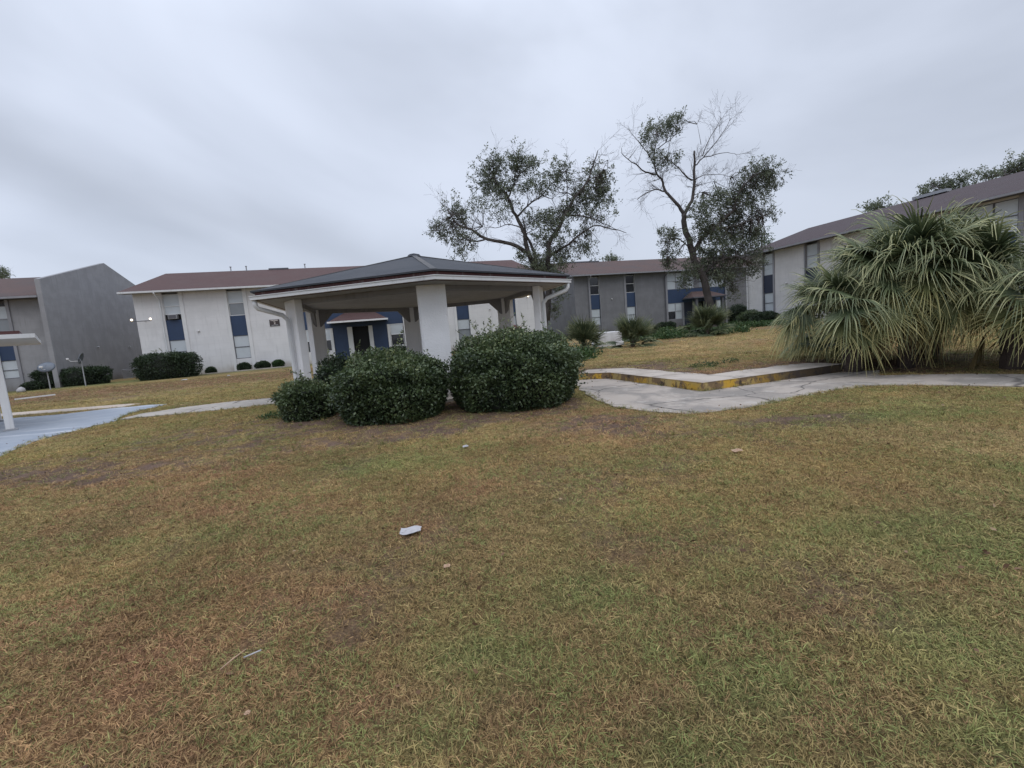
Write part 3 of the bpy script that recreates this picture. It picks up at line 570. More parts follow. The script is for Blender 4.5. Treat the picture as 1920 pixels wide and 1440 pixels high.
og, zr = building('apartment_building', 'dark grey two storey apartment building behind the trees with dark framed windows', (*GC, 0.27), ROT, M_GREY, M_TRIMG, M_ROOF2, M_TRIMG, 1, ['d', 'd', 'b', 'b'], ['b', 'b', 'b', 'b'], (0.24, 0.06))
downspout(og, -0.75, M_TRIMG); downspout(og, 8.8, M_DARKTRIM); wall_fixture(og, 2.0, 3.75); vents(og, [(6.2, -0.3, 0.2)], 16, zr)
MB().box(-1, 4.6, 7.6, 7.95, zr - 0.1, zr + 0.06).build('ridge_vent', M_DARKTRIM, og); 
orr, zr = building('apartment_building', 'pale two storey apartment building rising at the right behind the big palmetto', (RQ[0], RQ[1], 0.19), ROT - pi / 2, M_BEIGE, M_TRIMG, M_ROOFR, M_TRIMG, 2, ['b', 'b', 'b', 'b'], ['b', 'b', 'b', 'b'], (0.10, 0.16))
orr.location = Vector(orr.location) + Vector((-E2[0] * 2.5, -E2[1] * 2.5, 0)) ; wall_fixture(orr, 2.0, 3.4)
downspout(orr, -2.36, M_TRIMW); MB().box(6.9, 9.2, 7.3, 7.9, zr - 0.1, zr + 0.12).build('ridge_vent', M_METAL, orr); vents(orr, [(9.9, -.3, .2)], 16, zr)
# left grey building: end wall with raised parapet towards us
ol = thing('apartment_building', 'grey apartment building at the far left with a blank gable end wall', 'building', (LG[0], LG[1], 0.03), ROT)
dpt = 16.6; mb = MB(); xg = [-3.15, -7.6, -12.0]
cuts = [-16.0] + [v for c in xg[::-1] for v in (c - 0.5, c + 0.5)] + [-0.3]
for a, b in zip(cuts[::2], cuts[1::2]): mb.box(a, b, 0.3, 0.55, 0, WT)
mb.box(-16, -0.3, 0.9, 1.0, 0, WT).box(-16, -0.3, dpt - 0.3, dpt, 0, WT).box(-16, -15.7, 1.0, dpt - 0.3, 0, WT); mb.build('wall', M_GREYL, ol)
MB().prism([(-0.3, -0.55, 0), (-0.3, dpt - 0.2, 0), (-0.3, dpt - 0.2, 7.75), (-0.3, 7.95, 10.05), (-0.3, -0.55, 7.62)], (0.3, 0, 0)).build('gable_wall', M_GREYL, ol)
ev2 = EV + 0.05; zrl = ev2 + 8.4 * 0.30
MB().prism([(-16, y, z) for y, z in ((-0.5, ev2), (7.95, zrl), (dpt, ev2), (dpt, ev2 - .05), (7.95, zrl - .16), (-0.5, ev2 - 0.05))][::-1], (15.7, 0, 0)).build('roof', M_ROOF2, ol, uv=True)
MB().box(-16, -0.32, -0.6, -0.502, ev2 - 0.17, ev2 - 0.03).build('gutter', M_TRIMG, ol); MB().box(-16, -0.32, -0.45, 0.296, ev2 - 0.16, ev2 - 0.08).build('soffit', M_DARKTRIM, ol)
MB().box(-3, -1.3, 7.4, 7.9, zrl - 0.1, zrl + 0.05).build('ridge_vent', M_DARKTRIM, ol)
for c in xg:
    MB().box(c - .5, c + .5, .33, .5, 0, .9).build('wall_infill', M_GREYL, ol); window(ol, c - .5, c + .5, 4.2, 6.0, .42, M_TRIMG, M_BLIND, 5.1, dark=M_BLINDD)
    MB().box(c - .5, c + .5, .36, .42, 2.2, 4.2).build('spandrel_panel', M_BLUE, ol); window(ol, c - .5, c + .5, .9, 2.2, .42, M_DARKTRIM, M_BLIND, 1.5)
    for s_ in (-1, 1): MB().box(c + s_ * .5 - (.18 if s_ < 0 else 0), c + s_ * .5 + (.18 if s_ > 0 else 0), .2, .5, 0, WT).build('pilaster', M_TRIMG, ol)
def ll(x, y, z=0): return tuple(ol.matrix_basis @ Vector((x, y, z)))
for y, z in ((4.78, 2.80), (9.6, 2.78)): MB().tube([(0.003, y, z), (0.14, y, z)], [0.08, 0.07], 8).build('wall_lamp', M_METAL, ol)
# ------------------------------------------------------------------ hexagonal pavilion
RP, ZS = 4.45, 2.60; A0 = 3.93
pv = thing('pavilion', 'open hexagonal pavilion with white stucco posts and a charcoal shingle roof', 'pavilion', (PAVC[0], PAVC[1], 0))
hx = lambda r, k, z: (r * cos(A0 + k * pi / 3), r * sin(A0 + k * pi / 3), z)
def ring(mb, r0, r1, z0, z1):
    v = [hx(r, k, z) for r, z in ((r1, z0), (r1, z1), (r0, z1), (r0, z0)) for k in range(6)]
    mb.add(v, [((a * 6 + k), (a * 6 + (k + 1) % 6), (((a + 1) % 4) * 6 + (k + 1) % 6), (((a + 1) % 4) * 6 + k)) for a in range(4) for k in range(6)]); return mb
ap = (0, 0, 3.86); mb = MB(); mb.add([hx(RP + 0.09, k, 2.82) for k in range(6)] + [ap] + [hx(RP + 0.09, k, 2.785) for k in range(6)] + [(0, 0, 3.7)],
    [(k, (k + 1) % 6, 6) for k in range(6)] + [((k + 1) % 6, k, 7 + k, 7 + (k + 1) % 6) for k in range(6)] + [(7 + (k + 1) % 6, 7 + k, 13) for k in range(6)]); mb.build('roof', M_ROOFG, pv, uv=True)
M_CAP = shingle('hip_cap_shingles', (0.08, 0.085, 0.09), (0.11, 0.11, 0.115), (0.16, 0.15, 0.14))
for k in range(6): MB().bar(np.array(hx(RP + 0.05, k, 2.82)), np.array(ap) + (0, 0, 0.012), 0.02, 0.13).build('hip_cap', M_CAP, pv, uv=True)
MB().tube([(0, 0, 3.83), (0, 0, 3.90), (0, 0, 3.93)], [0.22, 0.16, 0.03], 6).build('roof_cap', M_ROOFG, pv, uv=True)
ring(MB(), RP - 0.06, RP, 2.60, 2.783).build('fascia', M_FASC, pv)
gm = MB(); ring(gm, RP + 0.002, RP + 0.12, 2.61, 2.685); ring(gm, RP + 0.10, RP + 0.14, 2.685, 2.70); gm.build('gutter', M_GUT, pv)
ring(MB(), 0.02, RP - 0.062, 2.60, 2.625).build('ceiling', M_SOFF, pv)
RPOST = RP * 0.815
for k in range(6):
    a = np.array(hx(RPOST, k, 0)); b = np.array(hx(RPOST, k + 1, 0)); d = (b - a) / np.linalg.norm(b - a)
    n = np.array([cos(A0 + k * pi / 3 + pi / 6), sin(A0 + k * pi / 3 + pi / 6), 0]); t_ = np.array([-n[1], n[0], 0])
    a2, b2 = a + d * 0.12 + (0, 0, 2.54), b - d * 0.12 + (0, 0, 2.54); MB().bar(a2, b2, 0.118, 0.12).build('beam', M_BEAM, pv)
    for p, s_ in ((a, 1), (b, -1)) if k >= 2 else ():
        MB().prism([p + d * s_ * 0.10 - n * .04 + (0, 0, 2.06), p + d * s_ * 0.16 - n * .04 + (0, 0, 2.06), p + d * s_ * 0.58 - n * .04 + (0, 0, 2.478), p + d * s_ * 0.10 - n * .04 + (0, 0, 2.478)], n * .08).build('brace', M_BEAM, pv)
    rn = np.array([cos(A0 + k * pi / 3), sin(A0 + k * pi / 3), 0]); tn = np.array([-rn[1], rn[0], 0]); w, th = 0.315, 0.09
    pts = [np.array(hx(RPOST, k, 0)) + rn * i * th + tn * j * w for i, j in ((-1, -1), (1, -1), (1, 1), (-1, 1))]
    ps = MB().prism([(*q[:2], -0.05) for q in pts], (0, 0, 2.648)).build('post', M_POST, pv, bevel=0.012)
fl = MB(); fl.prism([hx(RPOST + 0.5, k, -0.05) for k in range(6)], (0, 0, 0.11)); fl.build('floor_slab', M_WALK, pv)
def pav_spout(k, side, name='downspout'):
    rn = np.array([cos(A0 + k * pi / 3), sin(A0 + k * pi / 3), 0]); tn = np.array([-rn[1], rn[0], 0]) * side
    c = np.array(hx(1, k, 0)); P0 = rn * (RP + 0.02) + tn * 0.05; P1 = rn * (RPOST + 0.17) + tn * 0.30
    m = MB(); m.tube([P0 + (0, 0, 2.60), P0 + (0, 0, 2.50), P0 * .93 + P1 * .07 + (0, 0, 2.42), P0 * .15 + P1 * .85 + (0, 0, 2.25), P1 + (0, 0, 2.13), P1 + (0, 0, 1.95), P1 + (0, 0, 0.25), P1 + rn * .03 + (0, 0, 0.15), P1 + rn * 0.2 + (0, 0, 0.07)], 0.052, 10); m.build(name, M_GUT, pv, smooth=True)
pav_spout(0, 0.0); pav_spout(2, -0.6)
# ------------------------------------------------------------------ shelter at the left edge
ml = thing('shelter', 'white post and roof corner of a small shelter at the left photo edge', 'shelter', (-12.38, 11.19, 0), radians(44))
for dx, dy in ((0, 0), (-3.0, 0), (-.45, 3.6), (-3.4, 3.6)): MB().box(dx - .075, dx + .075, dy - .075, dy + .075, 0.05, 2.22).build('post', M_TRIMW, ml, bevel=0.008)
for dx, dy in ((0, 0), (-3.0, 0), (-.45, 3.6), (-3.4, 3.6)): MB().box(dx - .12, dx + .12, dy - .12, dy + .12, 0.0, 0.05).build('base_plate', M_METAL, ml)
MB().box(-4.0, 0.75, -0.55, 4.2, 2.22, 2.32).build('fascia', M_GUT, ml); MB().box(-3.95, 0.5, -0.5, 4.1, 2.321, 2.40).build('roof', M_FASC, ml)
# ------------------------------------------------------------------ foliage helpers
def unit(n): v = rng.normal(size=(n, 3)); return v / np.linalg.norm(v, axis=1)[:, None]
def leaves(C, Dr, size, asp=0.45, tone_=None, fold=0.15):
    n = len(C); Dr = Dr / (np.linalg.norm(Dr, axis=1)[:, None] + 1e-9); s = np.cross(Dr, unit(n)); s /= (np.linalg.norm(s, axis=1)[:, None] + 1e-9); nn = np.cross(Dr, s)
    L_ = (size * rng.uniform(0.7, 1.3, n))[:, None]; w = L_ * asp
    V = np.stack([C, C + Dr * L_ * 0.5 + s * w * 0.5 + nn * w * fold, C + Dr * L_, C + Dr * L_ * 0.5 - s * w * 0.5 + nn * w * fold], 1).reshape(-1, 3)
    F = np.arange(n * 4).reshape(n, 4); t = rng.uniform(0, 1, n) if tone_ is None else tone_
    return V, F, np.repeat(t, 4)
class LB:
    def __init__(s): s.V = []; s.F = []; s.T = []; s.n = 0
    def add(s, V, F, T): s.V.append(V); s.F.append(F + s.n); s.T.append(T); s.n += len(V)
    def build(s, name, mat, parent=None, label=None): return mobj(name, fast_mesh(name, np.concatenate(s.V), np.concatenate(s.F), mat, np.concatenate(s.T)), parent, label)
def bush(name, label, c, rx, ry, h_, n, mat, size=0.045, group=None, sprigs=0, flat=0.0, lump=0.15, cat='bush', box=False):
    z0 = h1(c[0], c[1]); o = thing(name, label, cat, (c[0], c[1], z0), 0, group); seed = int(abs(c[0] * 37 + c[1] * 91)) % 1000
    d = unit(n); d[:, 2] = np.abs(d[:, 2]) * 1.0 - 0.25 * rng.random(n) * (rng.random(n) < 0.4)
    zc = h_ * 0.46
    def shape(d, f):
        e = d.copy()
        if box: e = np.sign(e) * np.abs(e) ** 0.55; e /= np.maximum(1e-6, np.linalg.norm(e, axis=1))[:, None]; e *= (1 + 0.28 * (1 - np.max(np.abs(e), axis=1)))[:, None]
        ln = 1 + lump * 2 * (vnoise(d[:, 0] * 3 + 9, d[:, 1] * 3 + d[:, 2] * 4, 1.0, seed) - 0.5) + lump * (vnoise(d[:, 0] * 9 + 9, d[:, 1] * 9 + d[:, 2] * 8, 1.0, seed + 4) - 0.5)
        r = (ln * f)[:, None]
        return np.stack([e[:, 0] * rx, e[:, 1] * ry, np.where(e[:, 2] > 0, e[:, 2] * (h_ - zc), e[:, 2] * zc * 2.2)], 1) * r + (0, 0, zc)
    f = 1.03 - np.abs(rng.normal(0, 0.09, n)) - 0.12 * (rng.random(n) < 0.25) + rng.uniform(.02, .12, n) * (rng.random(n) < 0.05)
    P = shape(d, f); # undersides reach the ground
    low = rng.random(n) < 0.30; a = rng.uniform(0, 2 * pi, n); zz = rng.uniform(0.0, zc, n); rr = (1 - 0.16 * (1 - zz / zc) ** 2) * (1 + lump * 1.6 * (vnoise(np.cos(a) * 3, np.sin(a) * 3 + zz * 2, 1.0, seed) - 0.5)) * (1 - np.abs(rng.normal(0, 0.06, n)))
    Q = np.stack([np.cos(a) * rx * rr, np.sin(a) * ry * rr, zz], 1); P = np.where(low[:, None], Q, P)
    P[:, 2] = np.maximum(P[:, 2], 0.01)
    out_ = P - (0, 0, zc * 0.7); out_ /= np.linalg.norm(out_, axis=1)[:, None]; dr = out_ * 0.6 + unit(n) * 0.9
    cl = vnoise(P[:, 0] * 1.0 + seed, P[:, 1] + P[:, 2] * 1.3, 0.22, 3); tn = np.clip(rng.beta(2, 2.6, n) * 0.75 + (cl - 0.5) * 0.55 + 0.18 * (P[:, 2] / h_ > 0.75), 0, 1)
    lb = LB(); lb.add(*leaves(P, dr, size, 0.5, tn)); lb.build('foliage', mat, o)
    # woody stems inside
    m = MB(); 
    for i in range(14):
        a = rng.uniform(0, 2 * pi); q = np.array([cos(a) * rx * 0.55, sin(a) * ry * 0.55, h_ * rng.uniform(0.5, 0.8)]); m.tube([(cos(a) * 0.05, sin(a) * 0.05, -0.05), q * 0.5 + (0, 0, 0.05), q], [0.02, 0.014, 0.006], 5)
    m.build('stem', M_TWIG, o)
    nd_ = 260; ii = np.arange(nd_) + .5; ph = np.arccos(1 - 1.0 * ii / nd_); th = pi * (1 + 5 ** .5) * ii
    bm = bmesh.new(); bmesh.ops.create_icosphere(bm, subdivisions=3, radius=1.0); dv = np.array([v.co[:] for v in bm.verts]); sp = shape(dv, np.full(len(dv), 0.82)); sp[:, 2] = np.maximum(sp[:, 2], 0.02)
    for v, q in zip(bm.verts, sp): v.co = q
    me = bpy.data.meshes.new('inner_shade_hull'); bm.to_mesh(me); bm.free(); me.materials.append(M_INNER); mobj('inner_shade_hull', me, o)  # dark hull under the leaves; its near-black colour stands in for inner shade
    for i in range(sprigs):
        a = rng.uniform(0, 2 * pi); r = rng.uniform(0.1, 0.75); b = np.array([cos(a) * rx * r, sin(a) * ry * r, (zc + (h_ - zc) * sqrt(max(0, 1 - r * r))) * 0.93]); hh = rng.uniform(0.15, 0.5) * (1 if h_ > 0.9 else 0.9)
        pts = [b, b + (rng.normal(0, .03), rng.normal(0, .03), hh * .5), b + (rng.normal(0, .16), rng.normal(0, .10), hh)]
        tw = MB(); tw.tube(pts, [0.004, 0.003, 0.002], 4); s_ = tw.build('sprig', M_TWIG, o); k = int(10 + hh * 30); u = rng.uniform(0.15, 1, k)[:, None]
        C = np.where(u < .5, pts[0] + (pts[1] - pts[0]) * u * 2, pts[1] + (pts[2] - pts[1]) * (u * 2 - 1)); lb = LB(); lb.add(*leaves(C, unit(k) + (0, 0, 0.5), size * 0.85, 0.45, rng.uniform(0.4, 1, k))); lb.build('sprig_leaves', M_BUSH, s_)
    return o
M_INNER = paint('painted_inner_shade', (0.012, 0.016, 0.010), 1.0, 0.4, 0.3, 14, 1.0, 0.05)  # near-black colour of the hull that paints shade inside the bushes
def bpx(x, Y, yb=None): p = at(x, 650, Y); return (p[0], Y)
gB = 'round clipped shrubs in front of the pavilion'
cB = gr(722, 799)[:2] + np.array([-0.08, 1.05]); cC = gr(962, 776)[:2] + np.array([0.03, 1.15]); cA = gr(562, 793)[:2] + np.array([-0.05, 0.55])
bush('shrub', 'middle round clipped shrub in front of the left half of the pavilion', cB, 1.08, 1.05, 1.22, 30000, M_BUSH, 0.060, gB, 22)
bush('shrub', 'largest clipped shrub, right of the wide white pavilion post', cC, 1.25, 1.15, 1.42, 36000, M_BUSH, 0.060, gB, 34)
bush('shrub', 'smallest leftmost shrub of the row in front of the pavilion', cA, 0.56, 0.5, 0.80, 9000, M_BUSH, 0.055, gB, 9, lump=0.22)
bush('shrub', 'dark shrub half hidden behind the middle clipped shrub, inside the left posts', bpx(628, 10.3), 0.5, 0.5, 1.15, 8000, M_BUSH2, 0.055, gB, 3, lump=0.2)
# hedges and small bushes by the buildings
hg = 'small bushes along the building fronts'
for lab, x, yb, rx, ry, h_, n, mt, bx in (
    ('long dark hedge at the left corner of the white building', 298, 712, 2.25, 1.0, 1.9, 15000, M_BUSH2, True),
    ('very dark low hedge behind the left satellite dish', 82, 729, 1.2, .7, 1.5, 6000, M_BUSH2, True),
    ('green hedge behind the right satellite dish', 142, 724, 1.9, .8, 1.35, 9000, M_BUSH2, True),
    ('little bush at the foot of the grey wall left of the dark hedge', 48, 733, .6, .5, .55, 1500, M_BUSH2, False)):
    p = gr(x, yb, 0.03); bush('bush', lab, (p[0], p[1] + ry), rx, ry, h_, n, mt, 0.10, hg, 4 if rx > 2 else 0, box=bx, lump=0.12)
for lab, sx_, rx, ry, h_, n, mt in (('tiny flat topped bush nearest the hedge on the white wall', 2.2, .36, .32, .46, 1800, M_BUSH2),
    ('second small flat topped bush, under the blue panel strip of the white wall', 4.5, .48, .42, .60, 2200, M_BUSH2),
    ('widest of the small flat topped bushes along the white wall', 5.85, .56, .46, .62, 2600, M_BUSH2),
    ('lightest small bush on the white wall beside the pavilion downspout', 6.98, .40, .38, .60, 2000, M_COVER)):
    p = WB + E1[:2] * (sx_ - 2.85) - E2[:2] * 0.75; bush('bush', lab, (p[0], p[1]), rx, ry, h_, n, mt, 0.09, hg, 0, lump=.12)
for lab, x, Y, rx, ry, h_, n, mt in (
    ('small very dark bush left of the pair at the grey building wall', 1243, 50.4, .62, .5, .75, 1500, M_BUSH2),
    ('small very dark bush right of the pair at the grey building wall', 1257, 50.8, .62, .5, .75, 1500, M_BUSH2),
    ('squarish black green bush beside the downspout where grey meets pale building', 1386, 50.5, 1.2, .8, 2.0, 5000, M_BUSH2),
    ('leafy bush at the left corner of the pale right building', 1408, 42.5, 1.1, .9, 1.3, 4000, M_BUSH),
    ('dark bush under the first window of the pale right building', 1437, 40, 1.2, .8, 1.0, 5000, M_BUSH2),
    ('green bush at the white wall seen between the middle and back pavilion posts', 789, 36.5, 1.0, .8, 2.3, 5000, M_BUSH),
    ('low bush on the white wall under the entrance window', 742, 37.5, 1.2, .7, .9, 3000, M_BUSH2),
    ('dark bush beside the wide white pavilion post', 800, 24.0, .9, .8, 1.5, 5000, M_BUSH2)):
    p = at(x, 620, Y); bush('bush', lab, (p[0], Y), rx, ry, h_, n, mt, 0.11, hg, 0, lump=0.15)
# ------------------------------------------------------------------ palmettos
def frond_mesh(name, pet, elev, R_, n=38, spread=120, droop=0.6, mat=M_PALM, tip=0.35, wmul=1.0, ybias=0.0, tilt=0.0, bend=0.0):
    # petiole starts at the origin, heads along +X rising at elev, then the fan
    pts = []; p = np.zeros(3); a = elev
    for i in range(6): pts.append(p.copy()); p = p + np.array([cos(a), 0, sin(a)]) * pet / 5; a -= 0.10 * droop
    hub = pts[-1]; a -= bend; fwd = np.array([cos(a), 0, sin(a)]); side = np.array([0, 1.0, 0]); nor = np.cross(fwd, side) * -1
    ca, sa = cos(tilt), sin(tilt); side, nor = side * ca + nor * sa, nor * ca - side * sa
    V = []; F = []; T = []; q = (0, 0.2, 0.38, 0.54, 0.70, 0.85, 1.0); wd = (0.35, 1.0, 0.95, 0.62, 0.42, 0.26, 0.04); L6 = 6
    for i in range(n):
        t = radians(-spread + 2 * spread * (i + 0.5) / n + rng.normal(0, 1.5)); Ls = R_ * (1 - 0.30 * (abs(t) / radians(spread)) ** 2) * rng.uniform(0.85, 1.08)
        d0 = fwd * cos(t) + side * sin(t) + nor * 0.16 * (1 - abs(cos(t))) ; sd_ = -fwd * sin(t) + side * cos(t); wbase = R_ * 2 * radians(spread) / n * 0.37 * wmul
        br = rng.uniform(0.40, 0.80); g_ = droop * rng.uniform(0.35, 1.9) * R_; b0 = len(V); kk = rng.uniform(0.25, 0.95)
        for u, w in zip(q, wd):
            c = hub + d0 * Ls * u * (1 - 0.15 * max(0, u - br)) - np.array([0, 0, 1]) * g_ * (0.06 * u * u + tip * 2.6 * max(0, u - br) ** 1.5)
            ww = wbase * w * min(1.0, 0.3 + u * 2.2) * 0.5; V += [c + sd_ * ww + nor * 0.006, c - nor * ww * 0.5, c - sd_ * ww + nor * 0.006]
            T += [min(1, max(0, kk * (0.15 + 0.75 * u) + ybias + (0.22 if u > 0.5 else 0)))] * 3
        for j in range(6): r = b0 + j * 3; F += [(r, r + 1, r + 4, r + 3), (r + 1, r + 2, r + 5, r + 4)]
    # petiole strip
    b0 = len(V)
    for i, c in enumerate(pts): w = 0.016 * (1.3 - 0.1 * i); V += [c + side * w, c + nor * w * 1.0, c - side * w]; T += [0.45] * 3
    for j in range(5): r = b0 + j * 3; F += [(r, r + 1, r + 4, r + 3), (r + 1, r + 2, r + 5, r + 4), (r + 2, r, r + 3, r + 5)]
    return fast_mesh(name, np.array(V), np.array(F), mat, T)
FR = {}
def frond_set(key, specs): FR[key] = [frond_mesh('frond', **s_) for s_ in specs]
frond_set('top', [dict(pet=rng.uniform(.75, 1.05), elev=1.1, R_=rng.uniform(.82, 1.0), droop=.55, tip=.65, tilt=rng.normal(0, .35), ybias=rng.uniform(-.1, .15), bend=rng.uniform(-.1, .35)) for i in range(9)])
frond_set('mid', [dict(pet=rng.uniform(.85, 1.15), elev=.55, R_=rng.uniform(.78, .95), droop=.65, tip=.6, tilt=rng.normal(0, .35), ybias=rng.uniform(-.1, .12), bend=rng.uniform(.2, 1.1)) for i in range(12)])
frond_set('low', [dict(pet=rng.uniform(.8, 1.1), elev=.1, R_=rng.uniform(.7, .85), droop=.6, tip=.5, tilt=rng.normal(0, .35), ybias=rng.uniform(0, .15), mat=M_PALMY, bend=rng.uniform(.6, 1.0)) for i in range(6)])
frond_set('dead', [dict(pet=.55, elev=-.7, R_=.75, droop=1.1, tip=.3, mat=M_PALMD, spread=60, n=20) for i in range(2)])
frond_set('stiff', [dict(pet=rng.uniform(.5, .75), elev=rng.uniform(1.0, 1.3), R_=rng.uniform(.7, .9), n=30, mat=M_PALM2, droop=.3, tip=.25, spread=95, tilt=rng.normal(0, .3), ybias=0.12) for i in range(6)])
frond_set('stiffl', [dict(pet=rng.uniform(.5, .7), elev=.35, R_=rng.uniform(.65, .8), n=30, mat=M_PALM2, droop=.45, tip=.3, spread=95, tilt=rng.normal(0, .3), ybias=0.15) for i in range(4)])
def palm(label, c, trunk_h, spec, scale=1.0, group=None, trunk_r=0.16):
    z0 = h1(c[0], c[1]); o = thing('palmetto', label, 'palm', (c[0], c[1], z0), 0, group)
    m = MB(); k = 8; m.tube([(0.02 * sin(i * 2.1), 0.02 * cos(i * 1.7), -0.05 + (trunk_h + 0.1) * i / k) for i in range(k + 1)], [trunk_r * (1.15 - 0.02 * i) * (1.12 if i % 2 else 0.95) for i in range(k + 1)], 10)
    for i in range(22):
        a = i * 2.4; z = trunk_h * (0.15 + 0.85 * i / 22); m.tube([(trunk_r * .8 * cos(a), trunk_r * .8 * sin(a), z), (trunk_r * 1.35 * cos(a), trunk_r * 1.35 * sin(a), z + .10)], [.035, .012], 4)
    m.build('trunk', M_BARKP, o)
    for key, cnt, e0, e1 in spec:
        for i in range(cnt):
            f = mobj('frond', FR[key][i % len(FR[key])], o); a = i * 2.399 + rng.normal(0, .15) + {'top': 0, 'mid': .7, 'low': 1.9}.get(key, .3)
            f.location = (0.05 * cos(a), 0.05 * sin(a), trunk_h - rng.uniform(0, .25)); f.rotation_euler = (rng.normal(0, .18), -rng.uniform(e0, e1), a); s_ = scale * rng.uniform(.88, 1.1); f.scale = (s_, s_ * rng.uniform(.9, 1.05), s_)
    return o
gp = 'big palmettos by the sidewalk at the right'
P1 = gr(1690, 690, 0.1)[:2]
palm('biggest palmetto, in the middle of the clump at the right edge of the sidewalk', (P1[0] + 0.45, P1[1] + 0.40), 1.72, [('top', 34, -.4, .40), ('mid', 34, -.2, .45), ('low', 16, -.25, .3), ('dead', 9, -.2, .3)], 1.0, gp, 0.13)
p = gr(1905, 690, 0.1)[:2]; palm('rightmost palmetto of the clump, cut by the right edge of the photo', (p[0] + 0.45, p[1] + 0.45), 1.25, [('top', 14, -.35, .45), ('mid', 24, -.25, .35), ('low', 16, -.25, .3), ('dead', 2, -.2, .2)], 1.0, gp, 0.16)
palm('palmetto at the back of the clump, in front of the right building', (P1[0] + 1.35, P1[1] + 0.9), 1.7, [('top', 20, -.3, .5), ('mid', 20, -.35, .25), ('low', 6, -.2, .1)], 1.0, gp)
p = gr(1560, 672, 0.16)[:2]; palm('small low palmetto at the left end of the big clump', (p[0] + .15, p[1] + .1), 0.40, [('mid', 12, -.2, .3), ('low', 9, 0.05, .35), ('top', 5, -.3, .3)], .76, gp, .08)
palm('leaning palmetto between the biggest one and the small left one', (P1[0] - 0.45, P1[1] + 0.7), 1.2, [('top', 12, -.3, .35), ('mid', 20, -.3, .4), ('low', 10, -.2, .3)], .95, gp)
gq = 'spiky palmettos on the raised lawn'
p = at(1092, 640, 20.5); palm('spiky palmetto right behind the largest clipped shrub', p[:2], .30, [('stiff', 24, -.3, .3), ('stiffl', 10, -.4, .1)], 1.05, gq, .09)
p = at(1186, 640, 22.5); palm('spiky palmetto just right of the white concrete block', p[:2], .25, [('stiff', 24, -.4, .25), ('stiffl', 10, -.4, .1)], 1.08, gq, .09)
p = at(1327, 640, 27.0); palm('spiky palmetto at the foot of the tall half bare tree', p[:2], .35, [('stiff', 28, -.4, .3), ('stiffl', 12, -.4, .1)], 1.25, gq, .09)
p = at(1222, 640, 30.0); palm('tiny spiky palmetto before the pair of dark bushes', p[:2], .1, [('stiff', 7, -.2, .3)], .8, gq, .05)
# white concrete block between the palmettos
p = at(1139, 643, 25.0); cb = thing('concrete_block', 'low white concrete block on the raised lawn between two palmettos', 'block', (p[0], p[1], 0.05), radians(14))
MB().box(-0.72, 0.72, -.5, .5, 0, 0.36).build('block_base', M_TRIMW, cb, bevel=.02); MB().box(-0.66, 0.66, -.45, .5, 0.361, 0.90).build('block_top', M_WHITE, cb, bevel=.03)
